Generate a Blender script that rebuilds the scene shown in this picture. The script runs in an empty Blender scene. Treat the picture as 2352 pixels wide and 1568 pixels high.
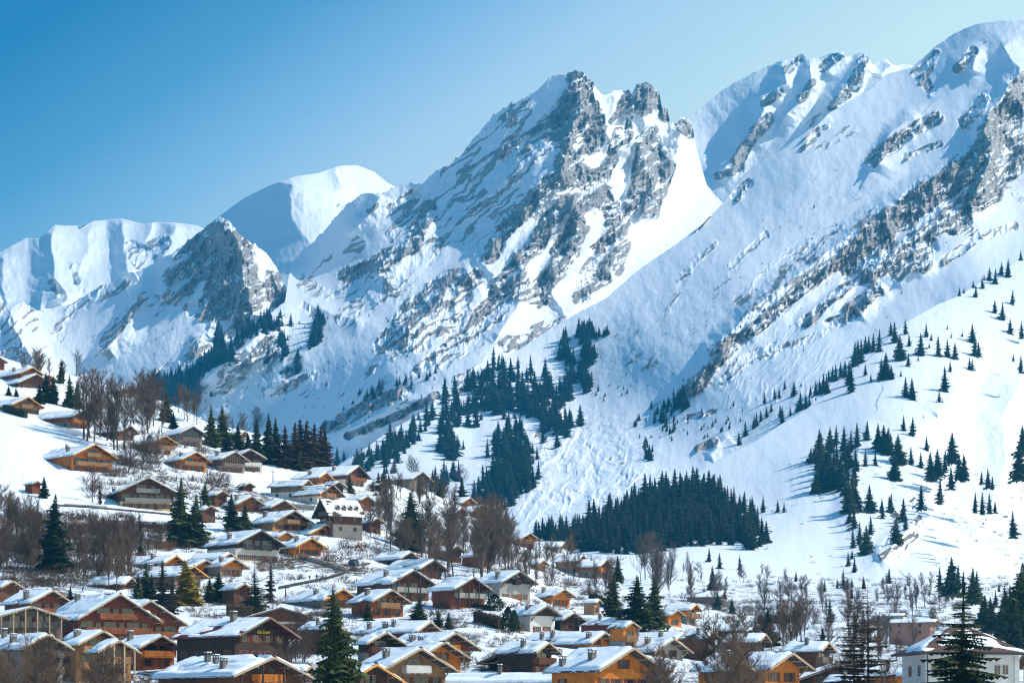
import bpy, math, random
import numpy as np
from mathutils import Vector, Matrix
R = math.radians
scene = bpy.context.scene
col = scene.collection
# ------------------------------------------------------------ camera, sky, sun, exposure
FV, HX, HY, CZ = 6050.0, 1176.0, 1690.0, 60.0      # long lens; horizon height; camera height in metres
cam = bpy.data.cameras.new('camera')
cam_o = bpy.data.objects.new('camera', cam); col.objects.link(cam_o)
cam_o.location = (0, 0, CZ); cam_o.rotation_euler = (R(90), 0, 0)
cam.sensor_width = 36.0; cam.lens = 36.0 * FV / 2352.0
cam.shift_y = (HY - 784.0) / 2352.0
cam.clip_start = 1.0; cam.clip_end = 40000.0
scene.camera = cam_o
SUN_EL, SUN_AZ = R(43.0), R(1.0)                    # azimuth measured from +X towards +Y
sd = Vector((math.cos(SUN_EL) * math.cos(SUN_AZ), math.cos(SUN_EL) * math.sin(SUN_AZ), math.sin(SUN_EL)))
sun = bpy.data.lights.new('sun', 'SUN'); sun.energy = 5.0; sun.angle = R(0.5); sun.color = (1.0, 0.95, 0.88)
sun_o = bpy.data.objects.new('sun', sun); col.objects.link(sun_o)
sun_o.rotation_euler = sd.to_track_quat('Z', 'Y').to_euler(); sun_o.location = (0, 0, 500)
w = bpy.data.worlds.new('World'); scene.world = w; w.use_nodes = True
wn, wl = w.node_tree.nodes, w.node_tree.links
bg = wn['Background']; bg.inputs[1].default_value = 0.15
sky = wn.new('ShaderNodeTexSky'); sky.sky_type = 'NISHITA'; sky.sun_disc = False
sky.sun_elevation = SUN_EL; sky.sun_rotation = R(90) - SUN_AZ
sky.altitude = 1200; sky.air_density = 1.0; sky.dust_density = 0.3; sky.ozone_density = 2.0
# deep blue away from the sun, pale towards it and near the horizon
wt = wn.new('ShaderNodeTexCoord'); wx = wn.new('ShaderNodeSeparateXYZ'); wl.new(wt.outputs['Generated'], wx.inputs[0])
w1 = wn.new('ShaderNodeMath'); w1.operation = 'MULTIPLY_ADD'; wl.new(wx.outputs['Z'], w1.inputs[0]); w1.inputs[1].default_value = -1.6; wl.new(wx.outputs['X'], w1.inputs[2])
w2 = wn.new('ShaderNodeMapRange'); w2.inputs[1].default_value = -0.62; w2.inputs[2].default_value = -0.26; wl.new(w1.outputs[0], w2.inputs[0])
wr = wn.new('ShaderNodeValToRGB'); we = wr.color_ramp.elements
SKY_RAMP = [(0.1, (0.10, 0.42, 0.60)), (0.32, (0.52, 0.84, 0.90)), (0.49, (1.35, 1.42, 1.24)), (0.65, (2.45, 1.95, 1.42)), (1.0, (3.5, 2.6, 1.42))]
while len(we) < len(SKY_RAMP): we.new(0.5)
for q_, (p_, c_) in zip(we, SKY_RAMP): q_.position = p_; q_.color = (*c_, 1)
wl.new(w2.outputs[0], wr.inputs[0])
w3 = wn.new('ShaderNodeMapRange'); w3.inputs[1].default_value = 0.33; w3.inputs[2].default_value = 0.6; wl.new(wx.outputs['Z'], w3.inputs[0])
w4 = wn.new('ShaderNodeMix'); w4.data_type = 'RGBA'; wl.new(w3.outputs[0], w4.inputs[0]); wl.new(wr.outputs[0], w4.inputs[6]); w4.inputs[7].default_value = (0.60, 1.12, 1.2, 1)
w5 = wn.new('ShaderNodeMix'); w5.data_type = 'RGBA'; w5.blend_type = 'MULTIPLY'; w5.inputs[0].default_value = 1.0
wl.new(sky.outputs[0], w5.inputs[6]); wl.new(w4.outputs[2], w5.inputs[7]); wl.new(w5.outputs[2], bg.inputs[0])
scene.view_settings.view_transform = 'Standard'; scene.view_settings.look = 'None'
scene.view_settings.gamma = 1.0; scene.view_settings.exposure = 0.2
scene.cycles.max_bounces = 5; scene.cycles.diffuse_bounces = 3; scene.cycles.glossy_bounces = 2
scene.cycles.transparent_max_bounces = 8; scene.cycles.volume_bounces = 0
scene.cycles.use_denoising = True; scene.cycles.filter_width = 1.15

# ------------------------------------------------------------ object helpers
def tag(o, label=None, cat=None, group=None, kind=None):
    if label: o['label'] = label
    if cat: o['category'] = cat
    if group: o['group'] = group
    if kind: o['kind'] = kind
    return o
def link(name, me, parent=None, loc=None):
    o = bpy.data.objects.new(name, me); col.objects.link(o)
    if parent is not None: o.parent = parent
    if loc is not None: o.location = loc
    return o
def pt(x, y, D):                                    # point seen at picture position (x, y) standing D metres away
    return Vector(((x - HX) / FV * D, D, CZ + (HY - y) / FV * D))

# ------------------------------------------------------------ materials
def new_mat(name):
    m = bpy.data.materials.new(name); m.use_nodes = True
    return m, m.node_tree.nodes, m.node_tree.links, m.node_tree.nodes['Principled BSDF']
def N(ns, t, **kw):
    n = ns.new(t)
    for k, v in kw.items():
        if k in ('operation', 'blend_type', 'data_type', 'attribute_name', 'noise_dimensions', 'feature', 'wave_type', 'bands_direction', 'interpolation', 'clamp'): setattr(n, k, v)
        else: n.inputs[k.replace('_', ' ')].default_value = v
    return n
def ramp(ns, pts):
    r = ns.new('ShaderNodeValToRGB'); e = r.color_ramp.elements
    while len(e) < len(pts): e.new(0.5)
    for q, (p, c) in zip(e, pts):
        q.position = p; q.color = (*c, 1) if len(c) == 3 else c
    return r

def terrain_mat(name, snow, rock1, rock2, sc, bump=1.0, soil=None):
    m, ns, ls, b = new_mat(name)
    tc = ns.new('ShaderNodeNewGeometry')
    at = ns.new('ShaderNodeAttribute'); at.attribute_name = 'rock'
    mpv = ns.new('ShaderNodeMapping'); mpv.inputs['Scale'].default_value = (1, 1, .38); ls.new(tc.outputs['Position'], mpv.inputs[0])
    n1 = N(ns, 'ShaderNodeTexNoise', Scale=sc, Detail=8.0, Roughness=0.6); ls.new(mpv.outputs[0], n1.inputs['Vector'])
    n2 = N(ns, 'ShaderNodeTexNoise', Scale=sc * 5, Detail=5.0, Roughness=0.65); ls.new(mpv.outputs[0], n2.inputs['Vector'])
    # steep faces keep no snow
    sx = ns.new('ShaderNodeSeparateXYZ'); ls.new(tc.outputs['True Normal'], sx.inputs[0])
    a1 = N(ns, 'ShaderNodeMath', operation='MULTIPLY_ADD'); ls.new(n1.outputs['Fac'], a1.inputs[0]); a1.inputs[1].default_value = 0.6; a1.inputs[2].default_value = -0.30
    a2 = N(ns, 'ShaderNodeMath', operation='MULTIPLY_ADD'); ls.new(n2.outputs['Fac'], a2.inputs[0]); a2.inputs[1].default_value = 0.26; a2.inputs[2].default_value = -0.13
    s1 = N(ns, 'ShaderNodeMath', operation='ADD'); ls.new(a1.outputs[0], s1.inputs[0]); ls.new(a2.outputs[0], s1.inputs[1])
    s2 = N(ns, 'ShaderNodeMath', operation='ADD'); ls.new(at.outputs['Fac'], s2.inputs[0]); ls.new(s1.outputs[0], s2.inputs[1])
    fac = ramp(ns, [(0.44, (0, 0, 0)), (0.52, (1, 1, 1))]); ls.new(s2.outputs[0], fac.inputs[0])
    rc = ramp(ns, [(0.3, rock1), (0.7, rock2)]); ls.new(n2.outputs['Fac'], rc.inputs[0])
    base = snow
    mx = ns.new('ShaderNodeMix'); mx.data_type = 'RGBA'
    ls.new(fac.outputs[0], mx.inputs[0]); mx.inputs[6].default_value = (*snow, 1); ls.new(rc.outputs[0], mx.inputs[7])
    out = mx.outputs[2]
    if soil:
        at2 = ns.new('ShaderNodeAttribute'); at2.attribute_name = 'soil'
        n3 = N(ns, 'ShaderNodeTexNoise', Scale=sc * 2.2, Detail=6.0, Roughness=0.7); ls.new(tc.outputs['Position'], n3.inputs['Vector'])
        q = N(ns, 'ShaderNodeMath', operation='ADD'); ls.new(at2.outputs['Fac'], q.inputs[0]); ls.new(n3.outputs['Fac'], q.inputs[1])
        f2 = ramp(ns, [(0.44, (0, 0, 0)), (0.50, (1, 1, 1))])
        q2 = N(ns, 'ShaderNodeMath', operation='MULTIPLY'); ls.new(q.outputs[0], q2.inputs[0]); q2.inputs[1].default_value = 0.6
        ls.new(q2.outputs[0], f2.inputs[0])
        sc2 = ramp(ns, [(0.35, soil[0]), (0.65, soil[1])]); ls.new(n2.outputs['Fac'], sc2.inputs[0])
        m2 = ns.new('ShaderNodeMix'); m2.data_type = 'RGBA'
        ls.new(f2.outputs[0], m2.inputs[0]); ls.new(out, m2.inputs[6]); ls.new(sc2.outputs[0], m2.inputs[7]); out = m2.outputs[2]
    ls.new(out, b.inputs['Base Color'])
    b.inputs['Roughness'].default_value = 0.75; b.inputs['Specular IOR Level'].default_value = 0.15
    bs = N(ns, 'ShaderNodeMath', operation='MULTIPLY_ADD'); ls.new(fac.outputs[0], bs.inputs[0]); bs.inputs[1].default_value = 0.75; bs.inputs[2].default_value = 0.12
    bp = N(ns, 'ShaderNodeBump', Distance=bump * 1.2 / sc * 0.05); ls.new(bs.outputs[0], bp.inputs['Strength'])
    hh = N(ns, 'ShaderNodeMath', operation='ADD'); ls.new(n1.outputs['Fac'], hh.inputs[0]); ls.new(a2.outputs[0], hh.inputs[1])
    ls.new(hh.outputs[0], bp.inputs['Height']); ls.new(bp.outputs[0], b.inputs['Normal'])
    return m

# ------------------------------------------------------------ noise
_rs = np.random.RandomState(7)
_perm = _rs.permutation(512).astype(np.int64); _perm = np.concatenate([_perm, _perm, _perm])
_ga = _rs.rand(512) * 2 * np.pi; _gx, _gy = np.cos(_ga), np.sin(_ga)
def perlin(x, y):
    xi = np.floor(x).astype(np.int64); yi = np.floor(y).astype(np.int64)
    xf = x - xi; yf = y - yi; xi &= 511; yi &= 511
    u = xf * xf * xf * (xf * (xf * 6 - 15) + 10); v = yf * yf * yf * (yf * (yf * 6 - 15) + 10)
    def g(ix, iy, dx, dy):
        h = _perm[_perm[ix & 511] + (iy & 511)] & 511
        return _gx[h] * dx + _gy[h] * dy
    a = g(xi, yi, xf, yf); b = g(xi + 1, yi, xf - 1, yf); c = g(xi, yi + 1, xf, yf - 1); d = g(xi + 1, yi + 1, xf - 1, yf - 1)
    return (a + (b - a) * u) * (1 - v) + (c + (d - c) * u) * v
def fbm(x, y, o=5, g=0.5):
    s = np.zeros_like(x); a = 1.0
    for k in range(o):
        s += a * perlin(x + 17.3 * k, y - 9.1 * k); x = x * 2.03; y = y * 2.03; a *= g
    return s
def ridged(x, y, o=5, g=0.5):
    s = np.zeros_like(x); a = 1.0; p = 1.0
    for k in range(o):
        n = 1 - np.abs(perlin(x + 31.7 * k, y + 11.9 * k)) * 2; n = n * n
        s += a * n * p; p = np.clip(n * 1.4, 0, 1); x = x * 2.07; y = y * 2.07; a *= g
    return s
def sstep(a, b, x):
    t = np.clip((x - a) / (b - a), 0, 1); return t * t * (3 - 2 * t)

# ------------------------------------------------------------ terrain sheets
def tps(ctrl):
    P = np.array([(c[0], c[1]) for c in ctrl], float) / 1000.0; v = np.array([c[2] for c in ctrl], float)
    n = len(P); r = np.sqrt(((P[:, None] - P[None]) ** 2).sum(-1))
    K = np.where(r > 0, r * r * np.log(r + 1e-12), 0) + np.eye(n) * 1e-3
    A = np.zeros((n + 3, n + 3)); A[:n, :n] = K; A[:n, n] = 1; A[:n, n + 1:] = P; A[n, :n] = 1; A[n + 1:, :n] = P.T
    sol = np.linalg.solve(A, np.concatenate([v, np.zeros(3)]))
    def f(x, y):
        x = np.asarray(x, float) / 1000.0; y = np.asarray(y, float) / 1000.0
        s = sol[n] + sol[n + 1] * x + sol[n + 2] * y
        for i in range(n):
            r2 = (x - P[i, 0]) ** 2 + (y - P[i, 1]) ** 2
            s = s + sol[i] * 0.5 * r2 * np.log(r2 + 1e-12)
        return s
    return f
def line_dist(x, y, pts):
    best = np.full(x.shape, 1e9); side = np.zeros(x.shape); tt = np.zeros(x.shape)
    n = len(pts) - 1
    for i in range(n):
        (x0, y0), (x1, y1) = pts[i][:2], pts[i + 1][:2]
        dx, dy = x1 - x0, y1 - y0; L2 = dx * dx + dy * dy + 1e-9
        t = np.clip(((x - x0) * dx + (y - y0) * dy) / L2, 0, 1)
        d = np.hypot(x - x0 - t * dx, y - y0 - t * dy); m = d < best
        best = np.where(m, d, best)
        side = np.where(m, np.sign((x - x0) * dy - (y - y0) * dx), side); tt = np.where(m, (i + t) / n, tt)
    return best, side, tt
def bbox_sel(x, y, pts, w):
    xs = [p[0] for p in pts]; ys = [p[1] for p in pts]
    return (x > min(xs) - w) & (x < max(xs) + w) & (y > min(ys) - w) & (y < max(ys) + w)
def interp(pts, x):
    p = np.array(pts, float); return np.interp(x, p[:, 0], p[:, 1])

class Sheet:
    def __init__(s, name, top, bot, ctrl, x0, x1, nx, ny, ribs=(), rocks=(), soils=(), strata=38, rough=1.0, snow_rough=1.0, extra=None, crest_jag=0.0, back=700):
        s.name = name; s.top = top; s.bot = bot; s.f = tps(ctrl); s.ribs = ribs; s.rocks = rocks; s.soils = soils
        s.x0, s.x1, s.nx, s.ny = x0, x1, nx, ny; s.strata = strata; s.rough = rough; s.snow_rough = snow_rough
        s.extra = extra; s.crest_jag = crest_jag; s.back = back
    def masks(s, x, y):
        rk = np.zeros(x.shape)
        n = fbm(x / 60.0, y / 60.0, 4)
        a = R(s.strata); u = (x * math.cos(a) - y * math.sin(a)); v = (x * math.sin(a) + y * math.cos(a))
        vw = v + 14 * n
        streak = ridged(u / 150.0 + 3, vw / 21.0, 4, 0.5)
        for pts, wdt, st in s.rocks:
            m = bbox_sel(x, y, pts, wdt * 1.6)
            if not m.any(): continue
            d, _, _ = line_dist(x[m], y[m], pts)
            q = 1 - sstep(wdt * 0.6, wdt * 1.15, d + n[m] * wdt * 0.5)
            rk[m] = np.maximum(rk[m], q * st)
        return rk, u, v, streak
    def depth(s, x, y, detail=True):
        x = np.asarray(x, float); y = np.asarray(y, float)
        D = s.f(x, y)
        for pts, wl_, wr_, A in s.ribs:
            wm = max(wl_, wr_)
            m = bbox_sel(x, y, pts, wm)
            if not m.any(): continue
            wob = perlin(x[m] / 35.0 + 5, y[m] / 35.0) * 10 + perlin(x[m] / 11.0 + 5, y[m] / 11.0) * 3
            d, sd_, t = line_dist(x[m] + wob, y[m], pts)
            ww = np.where(sd_ > 0, wl_, wr_)
            p = np.clip(1 - d / ww, 0, 1); p = p * p * (1.6 - 0.6 * p)
            tap = np.minimum(1, np.minimum(t, 1 - t) * 6 + 0.35)
            D[m] -= A * p * tap
        rk, u, v, streak = s.masks(x, y)
        if detail:
            sc = s.rough
            amp = np.clip(rk, 0, 1) * (0.07 + 0.93 * sstep(0.48, 0.95, rk))
            D -= sc * (10 * fbm(x / 90.0, y / 90.0, 3) * (0.25 + amp) + amp * (20 * (ridged(x / 50.0 + 0.3 * y / 50.0, y / 75.0, 5, 0.55) - 0.8) + 6 * (ridged(x / 13.0, y / 44.0, 3) - 0.8)
                 + 14 * (streak - 0.8)))
            D -= s.snow_rough * (5 * fbm(x / 40.0, y / 55.0, 5, 0.55))
            if s.extra: D = s.extra(x, y, D, rk)
        return D, rk, streak
    def build(s, mat, kind='structure', step=None):
        xs = np.linspace(s.x0, s.x1, s.nx)
        top = interp(s.top, xs); bot = interp(s.bot, xs)
        if s.crest_jag:
            top = top - s.crest_jag * (ridged(xs / 26.0, xs * 0 + 3.3, 4, 0.6) - 0.9) * 4
        v = np.linspace(0, 1, s.ny)
        X = np.repeat(xs[None], s.ny, 0); Y = top[None] + (bot - top)[None] * v[:, None]
        D, rk, streak = s.depth(X, Y)
        # rounded crest, then the far side of the mountain
        px = (X - HX) / FV * D; pz = CZ + (HY - Y) / FV * D
        P3 = np.stack([px, D, pz], -1)
        nrm = np.cross(np.gradient(P3, axis=1), np.gradient(P3, axis=0)); nz = np.abs(nrm[..., 2]) / (np.linalg.norm(nrm, axis=-1) + 1e-9)
        nb = nz.copy()
        for _ in range(2):
            nb[1:-1, 1:-1] = (nb[1:-1, 1:-1] * 2 + nb[:-2, 1:-1] + nb[2:, 1:-1] + nb[1:-1, :-2] + nb[1:-1, 2:]) / 6
        band = sstep(0.68, 1.08, streak); solid = sstep(0.85, 1.0, rk)
        ra = rk * (0.35 + 0.62 * band + np.clip((0.60 - nb) * 0.7, -0.25, 0.22)) + 0.20 * solid + np.clip((0.30 - nb) * 1.6, 0, 0.35) * (s.rough > 0.5)
        rows_r = [ra]
        bk = [0.02, 0.06, 0.15, 0.4, 1.0]
        bx, by, bz, br = [], [], [], []
        for k in bk[::-1]:
            dd = D[0] + s.back * k
            bx.append(px[0]); by.append(dd); bz.append(pz[0] - s.back * k * (0.35 + 0.55 * k)); br.append(rows_r[0][0] * 0)
        VX = np.concatenate([np.array(bx), px]); VY = np.concatenate([np.array(by), D]); VZ = np.concatenate([np.array(bz), pz])
        RK = np.concatenate([np.array(br), rows_r[0]])
        # sides and foot closed well below sight
        h, wd = VX.shape
        # slope: steeper ground sheds snow
        me = grid_mesh(s.name, VX, VY, VZ)
        a = me.attributes.new('rock', 'FLOAT', 'POINT'); a.data.foreach_set('value', RK.ravel().astype(np.float32))
        if s.soils:
            so = np.zeros(X.shape)
            for pts, wdt, st in s.soils:
                m = bbox_sel(X, Y, pts, wdt * 1.5)
                if not m.any(): continue
                d, _, _ = line_dist(X[m], Y[m], pts); so[m] = np.maximum(so[m], (1 - sstep(wdt * 0.5, wdt * 1.2, d)) * st)
            so = np.concatenate([np.zeros((len(bk), wd)), so])
            a = me.attributes.new('soil', 'FLOAT', 'POINT'); a.data.foreach_set('value', so.ravel().astype(np.float32))
        me.materials.append(mat)
        o = link(s.name, me); o['kind'] = kind
        return o

def grid_mesh(name, VX, VY, VZ, smooth=True):
    h, wd = VX.shape
    me = bpy.data.meshes.new(name)
    co = np.stack([VX, VY, VZ], -1).reshape(-1, 3).astype(np.float32)
    i = np.arange(h * wd).reshape(h, wd)
    q = np.stack([i[:-1, :-1], i[1:, :-1], i[1:, 1:], i[:-1, 1:]], -1).reshape(-1, 4)
    me.vertices.add(len(co)); me.vertices.foreach_set('co', co.ravel())
    me.loops.add(q.size); me.loops.foreach_set('vertex_index', q.ravel().astype(np.int32))
    me.polygons.add(len(q)); me.polygons.foreach_set('loop_start', (np.arange(len(q)) * 4).astype(np.int32))
    try: me.polygons.foreach_set('loop_total', np.full(len(q), 4, np.int32))
    except Exception: pass
    if smooth: me.polygons.foreach_set('use_smooth', np.ones(len(q), bool))
    me.update(); me.validate()
    return me

SNOW = (0.84, 0.87, 0.91)
M_far = terrain_mat('snow_far', SNOW, (0.16, 0.165, 0.19), (0.36, 0.36, 0.39), 0.02)
M_mtn = terrain_mat('snow_and_limestone', SNOW, (0.13, 0.122, 0.118), (0.50, 0.465, 0.435), 0.035, 1.0)
M_hill = terrain_mat('snow_hill', SNOW, (0.10, 0.10, 0.10), (0.26, 0.24, 0.23), 0.09, 0.7)

L1 = Sheet('mountain_far', [(-60, 606), (0, 578), (60, 546), (88, 549), (125, 516), (150, 518), (190, 518), (215, 507), (280, 502), (330, 515), (352, 510), (400, 511), (425, 514), (455, 518), (500, 545), (700, 640)],
    [(-60, 860), (700, 860)], [(-60, 606, 6900), (280, 503, 7200), (700, 640, 7000), (-60, 860, 5900), (280, 760, 6200), (700, 860, 5900), (60, 546, 7000), (455, 518, 7000)],
    -60, 700, 420, 170, ribs=[([(125, 516), (119, 578), (125, 650), (140, 700)], 120, 60, 150), ([(278, 502), (285, 560), (292, 640)], 90, 40, 110),
     ([(210, 510), (205, 560), (180, 620)], 50, 50, 50), ([(405, 511), (385, 560), (370, 600)], 60, 40, 80), ([(352, 510), (330, 570)], 40, 40, 60), ([(10, 580), (5, 640), (10, 700)], 60, 60, 70), ([(95, 665), (90, 720)], 50, 40, 80)],
    rocks=[([(300, 570), (320, 600), (350, 570), (375, 560)], 24, 0.8), ([(165, 610), (185, 660), (195, 680)], 9, 0.8), ([(120, 650), (140, 680)], 14, 0.8), ([(185, 518), (195, 518)], 5, .9)],
    rough=1.6, snow_rough=1.5, back=1200)
L2 = Sheet('mountain_dome', [(480, 520), (505, 495), (560, 455), (620, 425), (675, 405), (730, 397), (780, 380), (820, 379), (860, 395), (890, 420), (940, 445), (1060, 520)],
    [(480, 720), (1060, 720)], [(480, 520, 5900), (675, 405, 5800), (820, 379, 6000), (1060, 520, 6100), (480, 720, 5300), (700, 720, 5000), (1060, 720, 5500), (590, 550, 5650)],
    480, 1060, 320, 150, ribs=[([(675, 405), (668, 450), (672, 500), (712, 560), (720, 620)], 210, 160, 95), ([(770, 385), (790, 440)], 40, 40, 35)],
    rocks=[([(775, 470), (800, 480)], 6, .8)], rough=.7, snow_rough=1.2, back=1200)
L3a = Sheet('mountain_pyramid', [(-60, 665), (0, 677), (22, 711), (54, 690), (72, 707), (126, 718), (180, 686), (235, 655), (270, 640), (340, 612), (400, 577), (450, 540), (490, 506), (510, 498), (530, 510), (545, 531), (565, 549), (600, 570), (620, 590), (635, 612), (650, 640), (658, 660), (664, 690), (668, 730), (680, 800)],
    [(-60, 960), (680, 960)],     [(-60, 665, 4300), (126, 718, 4300), (340, 612, 4270), (510, 498, 4170), (640, 615, 4200), (680, 800, 4050), (-60, 960, 3600), (200, 900, 3830), (400, 860, 3710), (560, 740, 3910), (680, 960, 3650), (250, 760, 4050), (60, 800, 3970), (60, 900, 3800)],
    -60, 680, 560, 330,
    ribs=[([(510, 498), (545, 560), (560, 640), (580, 700), (575, 740)], 150, 90, 150), ([(20, 712), (40, 760), (65, 810), (90, 860)], 60, 60, 110),
      ([(400, 577), (385, 640), (370, 690)], 60, 60, 60), ([(340, 665), (310, 700), (270, 770), (230, 810)], 60, 30, 70), ([(470, 770), (440, 830), (370, 880)], 90, 40, 90), ([(620, 600), (640, 680)], 40, 40, 40), ([(320, 640), (290, 660)], 40, 30, 50)],
    rocks=[([(500, 520), (450, 580), (430, 660)], 48, .95), ([(530, 540), (520, 620), (500, 700)], 62, 1.0), ([(560, 600), (580, 680), (550, 745)], 32, 1.0), ([(625, 640), (635, 690)], 26, .95), ([(400, 680), (470, 720), (530, 760)], 26, .85),
      ([(0, 700), (30, 760), (20, 830)], 32, .75), ([(60, 715), (75, 750)], 22, .8), ([(250, 650), (170, 700), (130, 770)], 22, .7), ([(330, 680), (290, 730), (240, 790)], 18, .9), ([(470, 780), (440, 820), (370, 860)], 16, .85), ([(200, 700), (290, 650)], 14, .7), ([(440, 560), (400, 640)], 26, .8), ([(120, 760), (300, 760), (460, 740)], 90, .5), ([(110, 800), (60, 840), (90, 900)], 25, .6)],
    strata=38, rough=1.2, crest_jag=1.0)
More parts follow.
